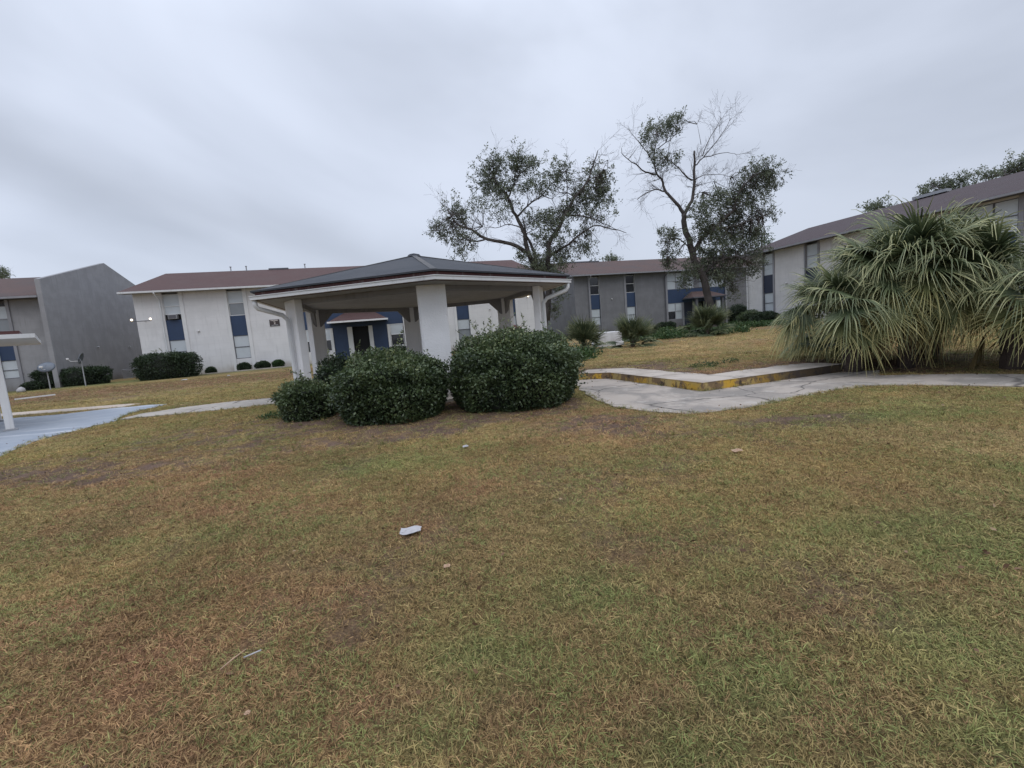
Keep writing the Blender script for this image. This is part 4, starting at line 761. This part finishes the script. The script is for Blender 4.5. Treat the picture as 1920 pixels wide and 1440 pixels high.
# ------------------------------------------------------------------ trees
def branch_rec(mb, p, d, L_, r, depth, spread=0.5, grav=0.0, seg=3):
    pts = [p]; rad = [r]; q = p.copy(); dd_ = d / np.linalg.norm(d)
    for i in range(seg):
        dd_ = dd_ + rng.normal(0, 0.16, 3) + (0, 0, grav); dd_ /= np.linalg.norm(dd_); q = q + dd_ * L_ / seg; pts.append(q.copy()); rad.append(max(0.004, r * (1 - 0.75 * (i + 1) / seg)))
        if depth > 0:
            for _ in range(1 if depth == 1 else 2):
                if rng.random() < 0.85:
                    nd_ = dd_ + rng.normal(0, spread, 3); branch_rec(mb, q.copy(), nd_, L_ * rng.uniform(0.5, 0.75), rad[-1] * 0.75, depth - 1, spread, grav, 3)
    mb.tube(pts, rad, 5 if r > 0.03 else 3, cap=False)
def tree(label, Y, base, limbs, bl, leaf, twigpts, mat=M_OAK, group=None, dens=1.0, cat='tree', name='oak_tree', lseed=1):
    P0 = at(*base, Y); z0 = h1(P0[0], P0[1]); org = np.array([P0[0], P0[1], z0]); o = thing(name, label, cat, tuple(org), 0, group)
    tr = MB(); mp_ = []; px = Y / FPX
    for pl, r0, r1_, dy0, dy1 in limbs:
        n = len(pl); pts = []
        for i, (x, y) in enumerate(pl):
            f = i / max(1, n - 1); q = at(x, y, Y + dy0 + (dy1 - dy0) * f) - org; pts.append(q)
        # smooth by Catmull-Rom
        sm = []; 
        for i in range(n - 1):
            p0, p1, p2, p3 = pts[max(i - 1, 0)], pts[i], pts[i + 1], pts[min(i + 2, n - 1)]
            for t in (0, .33, .66): sm.append(0.5 * ((2 * p1) + (-p0 + p2) * t + (2 * p0 - 5 * p1 + 4 * p2 - p3) * t * t + (-p0 + 3 * p1 - 3 * p2 + p3) * t ** 3) + rng.normal(0, .02, 3))
        sm.append(pts[-1]); k = len(sm); rr = [.72 * (r0 + (r1_ - r0) * (i / (k - 1)) ** .8) for i in range(k)]; tr.tube(sm, rr, 8)
        for i in range(2, k): mp_.append((sm[i], sm[i] - sm[i - 1], rr[i]))
    tr.build('trunk', M_BARK, o, smooth=True)
    # twigs sprouting from the limbs
    tw = MB(); cand = [m for m in mp_ if m[2] < 0.16]
    for i in range(twigpts):
        p, d, r = cand[rng.integers(len(cand))]; d = d / (np.linalg.norm(d) + 1e-9); nd_ = d * 0.6 + rng.normal(0, 0.55, 3) + (0, 0, .25); branch_rec(tw, p, nd_, rng.uniform(.5, 1.3), max(.009, min(.022, r * .4)), 2, .5)
    lb = LB(); CT = np.array([m[0] for m in mp_]); k_ = px / .035; PP = []; DD = []; TT = []
    for (x, y, rx, ry, dn) in bl:
        dyo = rng.normal(0, 0.8); c = at(x, y, Y + dyo) - org; R3 = np.array([rx * px, (rx + ry) * .5 * px * .8, ry * px]) * 1.18
        ns = int(pi * rx * ry / 17.0 * dn ** .6 * dens) + 8; cc = np.clip(rng.normal(0, .62, (ns, 3)), -1.45, 1.45) * R3 + c
        ctn = rng.uniform(0, 1)
        for n_, q in enumerate(cc):
            nr = CT[np.argmin(((CT - q) ** 2).sum(1))]; away = (q - nr) / (np.linalg.norm(q - nr) + .3)
            d = away * .8 + rng.normal(0, .55, 3) + (0, 0, .45); d /= np.linalg.norm(d); L_ = rng.uniform(.35, .8) * k_; e = q + d * L_ * .5 + rng.normal(0, .05, 3) * k_; b_ = q - d * L_ * .5; e2 = e + (0, 0, -.06 * k_)
            if n_ % 3 == 0: md = nr * .55 + b_ * .45 + rng.normal(0, .10, 3) * k_; tw.tube([nr, md, b_], [.024 * k_, .016 * k_, .009 * k_], 4, cap=False)
            tw.tube([b_, q, e], [.009 * k_, .006 * k_, .003 * k_], 3, cap=False)
            m = int(rng.integers(12, 26)); u = rng.beta(2.2, 1.3, m)[:, None]; P_ = b_ * (1 - u) + e * u + rng.normal(0, .085 * k_, (m, 3)) * (1.15 - .4 * u); PP.append(P_); DD.append(d[None] * .7 + unit(m)); tq = rng.uniform(0, 1); TT.append(np.clip(tq * .45 + ctn * .15 + rng.random(m) * .4 - .06 + .12 * ((q[2] - c[2]) / (R3[2] + 1e-6)), 0, 1))
    lb.add(*leaves(np.concatenate(PP), np.concatenate(DD), leaf, .48, np.concatenate(TT)))
    tw.build('twigs', M_BARK, o); lb.build('crown', mat, o); return o
T1L = [([(1024, 640), (1018, 560), (1010, 520), (1000, 497), (988, 465), (984, 440), (973, 415), (959, 387), (953, 370), (940, 353), (926, 332), (924, 301)], .34, .04, 0, .6),
 ([(1010, 520), (1003, 478), (992, 453), (986, 437), (980, 410)], .18, .06, 0, 1.2), ([(1024, 600), (1030, 540), (1028, 505), (1028, 478), (1032, 451), (1049, 426), (1059, 405), (1078, 370), (1101, 341), (1111, 312), (1121, 282)], .32, .03, 0, -1),
 ([(972, 405), (988, 387), (1015, 366), (1040, 339), (1059, 307)], .10, .02, .3, 1), ([(985, 472), (957, 457), (915, 449), (884, 430), (859, 420), (842, 399)], .20, .05, 0, -1), ([(909, 449), (888, 453), (869, 447)], .08, .04, -.5, -.8),
 ([(1032, 478), (1059, 462), (1084, 443), (1113, 424), (1150, 430), (1175, 437)], .13, .02, 0, -1.5), ([(1059, 405), (1095, 405), (1130, 418), (1160, 432)], .09, .015, -.4, -1.5), ([(1063, 380), (1063, 350), (1061, 312)], .06, .02, -.4, 0),
 ([(953, 370), (962, 345), (968, 320), (972, 300)], .08, .02, .4, .4), ([(1101, 341), (1125, 325), (1140, 300)], .05, .012, -.8, -.8), ([(975, 428), (955, 420), (930, 428), (905, 425)], .06, .012, .3, .8), ([(1015, 366), (1035, 372), (1050, 360)], .05, .01, .6, .8), ([(859, 420), (840, 428), (822, 432)], .05, .02, -1, -1.2)]
T1B = [(925, 305, 20, 16, .8), (912, 332, 20, 18, .8), (925, 352, 26, 23, 1.3), (968, 302, 17, 17, 1.5), (976, 318, 13, 16, 1.4), (945, 362, 20, 20, .9), (988, 347, 11, 10, 1.4), (1000, 307, 9, 9, 1.2), (857, 392, 18, 18, .8), (862, 410, 16, 14, 1.2), (826, 428, 18, 10, 1.2), (845, 440, 22, 12, .9), (868, 456, 17, 20, 1.1), (892, 388, 12, 6, .5), (940, 398, 20, 10, .5),
 (1030, 335, 18, 18, .5), (1052, 322, 16, 20, .5), (1048, 333, 9, 7, 1.2), (1018, 352, 16, 9, .7), (1130, 338, 15, 15, 1.5), (1112, 362, 24, 22, 1.3), (1088, 374, 22, 20, 1.1), (1130, 370, 14, 16, 1.1), (1058, 395, 22, 13, 1.3), (1028, 412, 20, 14, 1.1), (1037, 428, 20, 18, 1.1), (1000, 408, 12, 12, .9), (1120, 408, 20, 12, .5), (1095, 435, 10, 12, 1.1), (1082, 462, 20, 10, .5), (1012, 450, 16, 18, .45),
 (1012, 495, 26, 18, 1.6), (1030, 508, 24, 14, 1.4), (1045, 472, 14, 14, .8), (1062, 482, 18, 9, .9), (1100, 462, 14, 14, .35), (1046, 540, 12, 14, 1.2), (1042, 575, 6, 16, .8), (1107, 322, 20, 14, .3), (980, 480, 10, 10, .5)]
tree('dark leafy oak rising behind the pavilion roof with a long limb reaching left', 30.0, (1024, 640), T1L, T1B, .125, 110, dens=.78)
T2L = [([(1342, 625), (1336, 590), (1332, 572), (1325, 547), (1318, 516), (1302, 490), (1295, 460), (1287, 436), (1283, 420), (1282, 402)], .46, .24, 0, 0), ([(1282, 402), (1273, 387), (1257, 369), (1246, 354), (1240, 335), (1230, 323), (1226, 294), (1230, 269), (1232, 252)], .19, .03, 0, .6),
 ([(1230, 327), (1209, 323), (1192, 308), (1171, 294), (1165, 277)], .09, .02, .3, -.4), ([(1226, 300), (1215, 287), (1192, 260), (1177, 240)], .06, .015, .4, .8), ([(1246, 360), (1232, 355), (1211, 362), (1195, 374)], .08, .03, 0, -.5), ([(1232, 279), (1257, 262), (1273, 242)], .05, .015, .5, .2),
 ([(1282, 402), (1294, 383), (1301, 362), (1301, 337), (1302, 308), (1302, 283)], .19, .09, 0, .2), ([(1303, 312), (1319, 294), (1338, 271), (1357, 246), (1371, 221)], .07, .015, .2, -.6), ([(1319, 296), (1340, 290), (1365, 285), (1380, 290)], .05, .012, 0, -.6), ([(1317, 292), (1327, 267), (1348, 231), (1357, 217)], .05, .012, 0, .8), ([(1315, 271), (1307, 233)], .03, .01, .2, .4),
 ([(1304, 337), (1319, 329), (1348, 327), (1371, 331)], .05, .012, .2, -.5), ([(1298, 337), (1286, 329), (1265, 308), (1248, 298)], .09, .03, .2, -.4), ([(1303, 350), (1321, 344), (1338, 340)], .045, .012, .2, .5), ([(1301, 366), (1310, 362), (1317, 360)], .04, .02, .2, .3),
 ([(1299, 475), (1311, 454), (1321, 442), (1340, 427), (1361, 406), (1375, 394), (1386, 360), (1407, 335), (1442, 317)], .24, .03, 0, -1.2), ([(1340, 427), (1370, 425), (1400, 415), (1430, 405)], .08, .02, -.5, -1), ([(1318, 516), (1345, 490), (1380, 480), (1405, 490)], .14, .03, 0, -1.5), ([(1298, 470), (1275, 450), (1255, 450), (1252, 480)], .07, .02, 0, -.8), ([(1320, 520), (1350, 505), (1372, 530), (1377, 550)], .06, .02, 0, -1)]
T2B = [(1235, 246, 18, 12, .9), (1258, 234, 15, 9, .9), (1212, 252, 9, 11, .9), (1272, 222, 11, 6, .9), (1228, 290, 8, 18, .45), (1241, 303, 10, 10, .5), (1265, 300, 10, 8, .25), (1440, 322, 18, 13, 1), (1412, 330, 20, 16, .8), (1395, 352, 18, 16, .9), (1440, 348, 14, 14, .9), (1405, 375, 26, 20, 1), (1368, 382, 24, 14, 1), (1345, 370, 16, 12, .8), (1320, 398, 20, 17, .9), (1432, 405, 18, 12, .6), (1368, 425, 36, 22, 1.3), (1398, 445, 20, 20, 1.1), (1330, 432, 22, 18, 1), (1345, 468, 42, 24, 1.5), (1392, 482, 28, 20, 1.2), (1412, 502, 12, 12, 1.1), (1332, 502, 28, 20, 1.4), (1362, 518, 20, 13, 1), (1264, 440, 13, 12, .6), (1247, 455, 9, 18, .9), (1253, 488, 8, 14, 1.4), (1374, 540, 5, 14, 1), (1290, 528, 12, 12, .8), (1288, 505, 12, 12, .6), (1380, 405, 24, 14, .9)]
tree('tall half bare oak with a forked top and a dense dark right side', 33.0, (1342, 625), T2L, T2B, .135, 170)
def far_tree(label, Y, base, bl, leaf=.3, mat=M_OAK, name='background_tree'):
    bl = [(x, y + ry * .2, rx * .72, ry * .72, d * 1.2) for x, y, rx, ry, d in bl]
    x, y = bl[0][:2]; tree(label, Y, base, [([base, ((base[0] + x) / 2, (base[1] + y) / 2), (x, y)], .35, .12, 0, 0)] + [([(x, y + b_[3]), b_[:2]], .12, .05, 0, 0) for b_ in bl[1:] for x, y in [bl[0][:2]]], bl, leaf, 4, mat, 'trees showing over the roofs', 0.9, 'tree', name)
far_tree('round dark treetop over the right building roof, left of the pines', 75, (1648, 560), [(1650, 385, 22, 12, 1.3), (1640, 390, 14, 8, 1)], .32)
far_tree('clumpy pine crown showing over the ridge of the right building', 70, (1775, 560), [(1775, 345, 18, 14, 1.3), (1748, 348, 12, 8, 1.2), (1805, 338, 16, 13, 1.3), (1732, 362, 9, 7, 1.2), (1790, 355, 16, 8, 1.1)], .30, name='pine_tree')
far_tree('wide pine crown over the right building roof at the photo edge', 68, (1880, 560), [(1885, 318, 26, 12, 1.3), (1850, 330, 20, 10, 1.2), (1912, 305, 20, 14, 1.4), (1935, 310, 22, 16, 1.2)], .30, name='pine_tree')
far_tree('pale green treetop behind the left end of the right building roof', 80, (1425, 560), [(1428, 445, 12, 12, .6), (1416, 440, 9, 9, .5), (1440, 455, 8, 6, .9)], .3, M_COVER)
far_tree('small dome of a treetop behind the grey building ridge', 95, (1148, 560), [(1148, 487, 13, 5, 1.5), (1144, 484, 8, 4, 1.2), (1153, 485, 8, 4, 1.2)], .35)
far_tree('sparse treetop over the roof at the far left edge', 80, (0, 640), [(4, 510, 10, 8, 1), (-2, 520, 10, 6, 1), (12, 516, 6, 5, .7)], .3)
# ------------------------------------------------------------------ satellite dishes and utilities at the left grey wall
def dish(label, px_, py_, face, hp, tilt):
    p = gr(px_, py_, 0.03); o_ = thing('satellite_dish', label, 'satellite dish', (p[0], p[1], 0.02), face, 'satellite dishes on poles')
    MB().tube([(0, 0, -.05), (0, 0, hp)], .035, 8).build('pole', M_METAL, o_)
    V = []; F = []; n, m = 20, 5
    for j in range(m + 1):
        r = .46 * j / m
        for i in range(n): a = 2 * pi * i / n; V.append((r * cos(a) * 1.0, 0.25 * (r / .46) ** 2 * .45, r * sin(a) * .85))
    for j in range(m): F += [(j * n + i, j * n + (i + 1) % n, (j + 1) * n + (i + 1) % n, (j + 1) * n + i) for i in range(n)]
    d = MB().add(V, F).build('dish', M_DISH, o_, smooth=True); d.location = (0, -.08, hp + .22); d.rotation_euler = (-tilt, 0, 0); s = d.modifiers.new('t', 'SOLIDIFY'); s.thickness = .015
    MB().tube([(0, 0, hp - .02), (0, -.05, hp + .1), (0, -.08, hp + .2)], .03, 6).build('bracket', M_METAL, o_)
    MB().tube([(0, -.05, hp - .0), (0, -.55, hp + .02), (0, -.66, hp + .18)], .016, 6).build('arm', M_TRIMW, o_); MB().box(-.09, .09, -.74, -.62, hp + .14, hp + .26).build('receiver', M_TRIMW, o_, bevel=.02)
    return o_
dish('grey satellite dish facing the camera on a short pole by the dark hedge', 95, 731, radians(25), 1.35, radians(35)); 
dish('satellite dish seen from the side on a pole before the green hedge', 161, 723.5, radians(-62), 1.75, radians(20))
for lab, dx, s_ in (('grey air conditioning unit beside the maroon rail', 9.0, 1.0), ('second grey air conditioning unit nearest the satellite dishes', 6.6, .85)):
    p = ll(1.1, dx); u = thing('condenser_unit', lab, 'air conditioner', (p[0], p[1], .03), ROT, 'air conditioning units by the grey wall'); MB().box(-.45 * s_, .45 * s_, -.45, .45, 0, .95 * s_).build('casing', M_METAL, u, bevel=.03)
    g_ = MB(); [g_.box(-.40 * s_, .40 * s_, -.462, -.452, .12 + i * .1, .16 + i * .1) for i in range(7)]; g_.build('grille', M_DARKTRIM, u)
    MB().tube([(0, 0, .95 * s_), (0, 0, .95 * s_ + .04)], .34, 16).build('fan_guard', M_DARKTRIM, u)
p = ll(2.4, 10.5); u = thing('railing', 'low maroon metal railing beside the hedge at the grey end wall', 'railing', (p[0], p[1], .03), ROT)
for x in (-2.2, -.8, .6): MB().box(x - .05, x + .05, -.05, .05, 0, 1.25).build('post', M_MAROON, u)
for z in (.55, 1.15): MB().box(-2.15, .55, -.03, .03, z, z + .09).build('rail', M_MAROON, u)
MB().box(-0.06, 0.0, -0.6, 0.25, 2.1, 3.1).build('meter_cabinet', M_MAROON, u).location = (-2.33, 2.0, 0)
p = gr(28, 750, 0.03); q = gr(103, 741, 0.03); b_ = MB().bar((0, 0, 0.04), (q[0] - p[0], q[1] - p[1], 0.04), 0.06, 0.14).build('edging_board', M_TRIMW); b_.location = (p[0], p[1], 0.02); tag(b_, 'thin pale board lying across the rusty lawn at the far left', 'board')
p = gr(40, 735, .03); r_ = MB(); r_.tube([(0, 0, 0), (0, 0, .12), (.05, 0, .26), (.03, 0, .34)], [.22, .24, .16, .03], 9); r_ = r_.build('stone', M_PAPER, smooth=True); r_.location = (p[0], p[1], .03); tag(r_, 'white stone at the foot of the far left grey wall', 'stone')
# ------------------------------------------------------------------ grass (stuff)
def tuft(name, nb, hh, spread, wid, lay, seed):
    r = np.random.default_rng(seed); V = []; F = []; T = []
    for b in range(nb):
        a = r.uniform(0, 2 * pi); rad = spread * sqrt(r.random()); p = np.array([rad * cos(a), rad * sin(a), -.004]); da = r.uniform(0, 2 * pi); L_ = hh * r.uniform(.5, 1.25); e = r.uniform(*lay); w = wid * r.uniform(.7, 1.3); tn = r.beta(1.6, 2.2)
        d = np.array([cos(da), sin(da), 0]); s_ = np.array([-sin(da), cos(da), 0]); s_ = s_ * cos(.5) + np.array([0, 0, 1]) * sin(.5) * r.choice([-1, 1]); b0 = len(V); cv = r.uniform(.1, 1.0); q = p; k = 3
        for j in range(k + 1):
            u = j / k; ww = w * (1 - u ** 1.5) * .5 + .0002; V += [q + s_ * ww, q - s_ * ww]; T += [np.clip(tn + .15 * u, 0, 1)] * 2; ee = e - cv * u; q = q + (d * cos(ee) + np.array([0, 0, 1]) * sin(ee)) * L_ / k
            if q[2] < .002: q[2] = .002
        for j in range(k): F.append((b0 + 2 * j, b0 + 2 * j + 1, b0 + 2 * j + 3, b0 + 2 * j + 2))
    o_ = bpy.data.objects.new(name, fast_mesh(name, np.array(V), np.array(F), M_GRASS, T)); return o_
tcol = bpy.data.collections.new('grass_sources')
for i in range(7): tcol.objects.link(tuft('grass_tuft', 24, .038, .062, .0034, (.0, 1.1), 100 + i))
tcol2 = bpy.data.collections.new('tall_grass_sources')
for i in range(3): tcol2.objects.link(tuft('tall_grass_tuft', 14, .095, .03, .005, (.7, 1.35), 200 + i))
def scatter(name, P, rot, scl, tint, coll, label):
    me = bpy.data.meshes.new(name); me.vertices.add(len(P)); me.vertices.foreach_set('co', P.astype(np.float32).ravel())
    a = me.attributes.new('rot', 'FLOAT_VECTOR', 'POINT'); a.data.foreach_set('vector', rot.astype(np.float32).ravel())
    a = me.attributes.new('scl', 'FLOAT', 'POINT'); a.data.foreach_set('value', scl.astype(np.float32))
    a = me.attributes.new('tint', 'FLOAT_COLOR', 'POINT'); a.data.foreach_set('color', np.concatenate([tint, np.ones((len(P), 1))], 1).astype(np.float32).ravel()); me.update()
    o_ = mobj(name, me); g = bpy.data.node_groups.new(name, 'GeometryNodeTree'); g.interface.new_socket('Geometry', in_out='INPUT', socket_type='NodeSocketGeometry'); g.interface.new_socket('Geometry', in_out='OUTPUT', socket_type='NodeSocketGeometry')
    n_ = g.nodes.new; gi = n_('NodeGroupInput'); go = n_('NodeGroupOutput'); ip = n_('GeometryNodeInstanceOnPoints'); ci = n_('GeometryNodeCollectionInfo'); ci.inputs['Collection'].default_value = coll; ci.inputs['Separate Children'].default_value = True; ci.inputs['Reset Children'].default_value = True
    ar = n_('GeometryNodeInputNamedAttribute'); ar.data_type = 'FLOAT_VECTOR'; ar.inputs['Name'].default_value = 'rot'; as_ = n_('GeometryNodeInputNamedAttribute'); as_.data_type = 'FLOAT'; as_.inputs['Name'].default_value = 'scl'
    l = g.links.new; l(gi.outputs[0], ip.inputs['Points']); l(ci.outputs[0], ip.inputs['Instance']); ip.inputs['Pick Instance'].default_value = True; l(ar.outputs[0], ip.inputs['Rotation']); l(as_.outputs[0], ip.inputs['Scale']); l(ip.outputs[0], go.inputs[0])
    md = o_.modifiers.new('scatter', 'NODES'); md.node_group = g; return tag(o_, label, 'grass', kind='stuff')
def on_hard(x, y, grow=0.05):
    bad = np.zeros(x.shape, bool)
    for poly in (APRON, LWALK, COURT, CURBL, FWALK):
        d_, _ = edge_dist(x, y, poly); bad |= inside(x, y, poly) & (d_ > grow)
    ins = inside(x, y, TERR); dk, _ = edge_dist(x, y, [kA, kB, kC, kD], closed=False); bad |= ins & (dk < 0.85) & (x > kA[0] - .1) & (x < kD[0])
    return bad | (np.hypot(x - PAVC[0], y - PAVC[1]) < 3.8)
def field(bands):
    X = []; Y_ = []; Sc = []
    for y0, y1, den, sc in bands:
        hw0 = y1 * 1.28 + 2.4; n = int((y1 - y0) * 2 * hw0 * den); x = rng.uniform(-hw0, hw0, n); y = rng.uniform(y0, y1, n); k = np.abs(x) < y * 1.28 + 2.4; X.append(x[k]); Y_.append(y[k]); Sc.append(np.full(k.sum(), sc))
    return np.concatenate(X), np.concatenate(Y_), np.concatenate(Sc)
x, y, sc = field([(0.7, 2.2, 1500, .85), (2.2, 3.6, 1250, .9), (3.6, 5.5, 820, 1.0), (5.5, 8, 480, 1.1), (8, 12, 230, 1.3), (12, 18, 95, 1.7), (18, 30, 22, 2.3)])
dr_ = dirt(x, y); keep = ~on_hard(x, y) & (rng.random(len(x)) > dr_ * 0.85); x, y, sc, dr_ = x[keep], y[keep], sc[keep], dr_[keep]
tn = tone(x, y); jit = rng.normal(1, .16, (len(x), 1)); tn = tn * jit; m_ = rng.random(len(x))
tn = np.where(((m_ < .15 + .35 * np.clip((fbm(x, y, .45, 93, 3) - .5) * 6, 0, 1)))[:, None], tn * .25 + GREEN * .85, tn); tn = np.where((m_ > .86)[:, None], tn * .45 + STRAW * .6, tn); tn = np.where(((m_ > .74) & (m_ <= .84))[:, None], tn * .4 + RUST * .6, tn)
rot = np.stack([rng.normal(0, .12, len(x)), rng.normal(0, .12, len(x)), rng.uniform(0, 2 * pi, len(x))], 1)
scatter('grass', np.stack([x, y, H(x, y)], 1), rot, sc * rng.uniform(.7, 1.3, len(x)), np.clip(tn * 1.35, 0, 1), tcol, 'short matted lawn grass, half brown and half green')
x, y, sc = field([(0.7, 4, 14, .6), (4, 9, 7, .8), (9, 14, 3, 1.0)]); keep = ~on_hard(x, y, .02) & (fbm(x, y, 1.0, 71, 3) > .47); x, y, sc = x[keep], y[keep], sc[keep]
# weeds at the foot of the kerb corner and along pavement edges
ex = []
for poly, z in ((APRON[:13], 0), (LWALK[:5], 0), (COURT[1:12], 0), (LWALK[5:], 0)):
    for a, b in zip(poly[:-1], poly[1:]):
        a = np.array(a); b = np.array(b); k = int(np.linalg.norm(b - a) * 14); ex.append(a + (b - a) * rng.random((k, 1)) + rng.normal(0, .035, (k, 2)))
for a, b in ((kB, kC), (kC, kD)):
    d = (b - a); nn = np.array([d[1], -d[0]]) / np.linalg.norm(d); k = 26; u = rng.random((k, 1)) ** (2.2 if a is kC else .45); ex.append(a + d * u * (0.4 if a is kC else 1) + nn * rng.uniform(.01, .06, (k, 1)))
ex = np.concatenate(ex); x = np.concatenate([x, ex[:, 0]]); y = np.concatenate([y, ex[:, 1]]); sc = np.concatenate([sc, rng.uniform(.5, 1.0, len(ex))])
z_ = np.maximum(H(x, y), 0.0); tn = GREEN * 0.9 * rng.uniform(.7, 1.3, (len(x), 1)) + OLIVE * .35
scatter('tall_grass', np.stack([x, y, z_], 1), np.stack([x * 0, x * 0, rng.uniform(0, 6.28, len(x))], 1), sc * rng.uniform(.6, 1.2, len(x)), tn, tcol2, 'scattered greener taller grass tufts and weeds in the lawn')
# fallen leaves and dead stalks
n = 2600; x = rng.uniform(-12, 13, n); y = 1 + 13 * rng.random(n) ** .8; keep = (np.abs(x) < y * 1.3 + .5); x, y = x[keep], y[keep]; bad = on_hard(x, y, .3); x, y = x[~bad], y[~bad]; nx_ = int(len(x) * .05)
d = unit(len(x)); d[:, 2] *= .35; lb = LB(); lb.add(*leaves(np.stack([x, y, H(x, y) + rng.uniform(.012, .04, len(x))], 1), d, .034, .55)); tag(lb.build('leaf_litter', M_LITTER), 'small brown and tan fallen leaves strewn over the lawn', 'leaf litter', kind='stuff')
# ground cover along the far fronts
x = []; y = []
for x0, x1, y0, y1, n in ((1120, 1300, 27, 47, 1500), (1290, 1410, 33, 48, 1300), (1240, 1400, 27, 34, 700), (1060, 1110, 17, 21, 110), (1395, 1470, 34, 41, 500)):
    Yr = rng.uniform(y0, y1, n); xx = rng.uniform(x0, x1, n); p = np.array([at(a, 640, b)[:2] for a, b in zip(xx, Yr)]); x.append(p[:, 0]); y.append(p[:, 1])
x = np.concatenate(x); y = np.concatenate(y); k_ = fbm(x, y, 2.5, 88, 3) > .45; x, y = x[k_], y[k_]; sz = rng.uniform(.15, .5, len(x)); C = np.stack([x, y, H(x, y) + .02], 1); C = np.repeat(C, 7, 0) + rng.normal(0, .18, (len(x) * 7, 3)) * (1, 1, .0) + np.stack([np.zeros(len(x) * 7), np.zeros(len(x) * 7), rng.random(len(x) * 7) * np.repeat(sz, 7) * .7], 1)
lb = LB(); lb.add(*leaves(C, unit(len(C)) + (0, 0, .5), .17, .5)); tag(lb.build('ground_cover', M_COVER), 'low green ground cover growing along the foot of the far buildings', 'ground cover', kind='stuff')
# weedy clumps on the dirt behind the kerb
for lab, px_, py_, r, n in (('dark weed clump on the bare soil behind the yellow kerb corner', 1322, 687, .27, 320), ('smaller weed clump right of the kerb corner weeds', 1368, 680, .17, 140), ('green weed clump beside the smallest shrub of the row', 527, 782, .35, 500), ('dry weed tangle left on the raised lawn edge', 1160, 684, .35, 300)):
    p = gr(px_, py_, .17 if px_ > 1000 else 0); z0 = h1(p[0], p[1]); o_ = thing('weed', lab, 'weed', (p[0], p[1], z0), 0, 'weed clumps'); a = rng.uniform(0, 2 * pi, n); rr = r * np.sqrt(rng.random(n)); C = np.stack([np.cos(a) * rr * 1.4, np.sin(a) * rr * .7, rng.random(n) * .14 * (1 - .5 * rr / r)], 1); lb = LB(); lb.add(*leaves(C, unit(n) + (0, 0, .6), .06, .3)); lb.build('foliage', M_COVER if 'dry' not in lab else M_PALMD, o_)
# red sprig in the largest shrub
z0 = 1.30; o_ = thing('red_plant', 'small red leafed shoot rising from the top of the largest shrub', 'plant', (cC[0] + .18, cC[1] + .1, z0)); MB().tube([(0, 0, -.1), (.01, 0, .2)], .006, 5).build('stem', M_TWIG, o_)
C = np.repeat(np.array([[0.01, 0, .18]]), 16, 0); lb = LB(); lb.add(*leaves(C, unit(16) + (0, 0, .5), .10, .22)); lb.build('foliage', M_REDL, o_)
# ------------------------------------------------------------------ litter
def crumple(name, label, px_, py_, w, d_, h_, mat, cat, rz=0.0, seed=0):
    p = gr(px_, py_, 0.02); r = np.random.default_rng(seed); n = 7; V = []; F = []
    for j in range(n):
        for i in range(n):
            u, v = i / (n - 1) - .5, j / (n - 1) - .5; e = 1 - .35 * abs(u * 2) ** 2 * abs(r.normal(0, .6)); V.append((u * w + r.normal(0, w * .02), v * d_ * e + r.normal(0, d_ * .04) + d_ * .12 * sin(u * 7), h_ * (.35 + .65 * (1 - 4 * u * u) * (1 - 4 * v * v)) * r.uniform(.3, 1)))
    F = [(j * n + i, j * n + i + 1, (j + 1) * n + i + 1, (j + 1) * n + i) for j in range(n - 1) for i in range(n - 1)]
    o_ = MB().add(V, F).build(name, mat, smooth=False); o_.location = (p[0], p[1], h1(p[0], p[1]) + .03); o_.rotation_euler = (radians(6), 0, rz); m = o_.modifiers.new('s', 'SOLIDIFY'); m.thickness = .003; return tag(o_, label, cat)
crumple('paper_scrap', 'crumpled white paper lying in the middle of the near lawn', 770, 997, .155, .10, .02, M_PAPER, 'paper', .1, 1)
crumple('plastic_scrap', 'small white plastic scrap in the grass below the largest shrub', 873, 837, .07, .05, .03, M_PAPER, 'scrap', 0, 2)
crumple('tan_scrap', 'tan wrapper in the grass right of centre below the pavement', 1382, 848, .10, .06, .03, M_PINK, 'scrap', 0, 3)
crumple('cup_lid', 'small round pale scrap in the grass at the lower left', 464, 1338, .022, .018, .012, M_PINK, 'scrap', 0, 4)
crumple('orange_leaf', 'tan leaf like scrap below the white paper', 838, 1063, .04, .03, .02, M_PINK, 'scrap', 0, 5)
crumple('foam_scrap', 'white scrap on the far lawn in front of the hedge', 346, 713, .35, .2, .06, M_PAPER, 'scrap', 0, 6)
crumple('foam_piece', 'small white scrap on the far lawn below the wall bushes', 429, 706, .18, .12, .14, M_PAPER, 'scrap', 0, 7)
p = gr(474, 1230, .03); st = MB().tube([(-.035, -.012, 0), (.035, .014, .012)], .0035, 8).build('drinking_straw', M_PAPER, smooth=True); st.location = (p[0], p[1], .035); tag(st, 'short white plastic straw in the grass at the lower left', 'straw')
p = gr(437, 1240, .03); st = MB().tube([(-.03, -.05, 0), (0, 0, .012), (.03, .06, .015)], [.003, .004, .002], 6).build('dry_stick', M_PINK, smooth=True); st.location = (p[0], p[1], .03); tag(st, 'thin dry tan stick left of the white straw', 'stick')
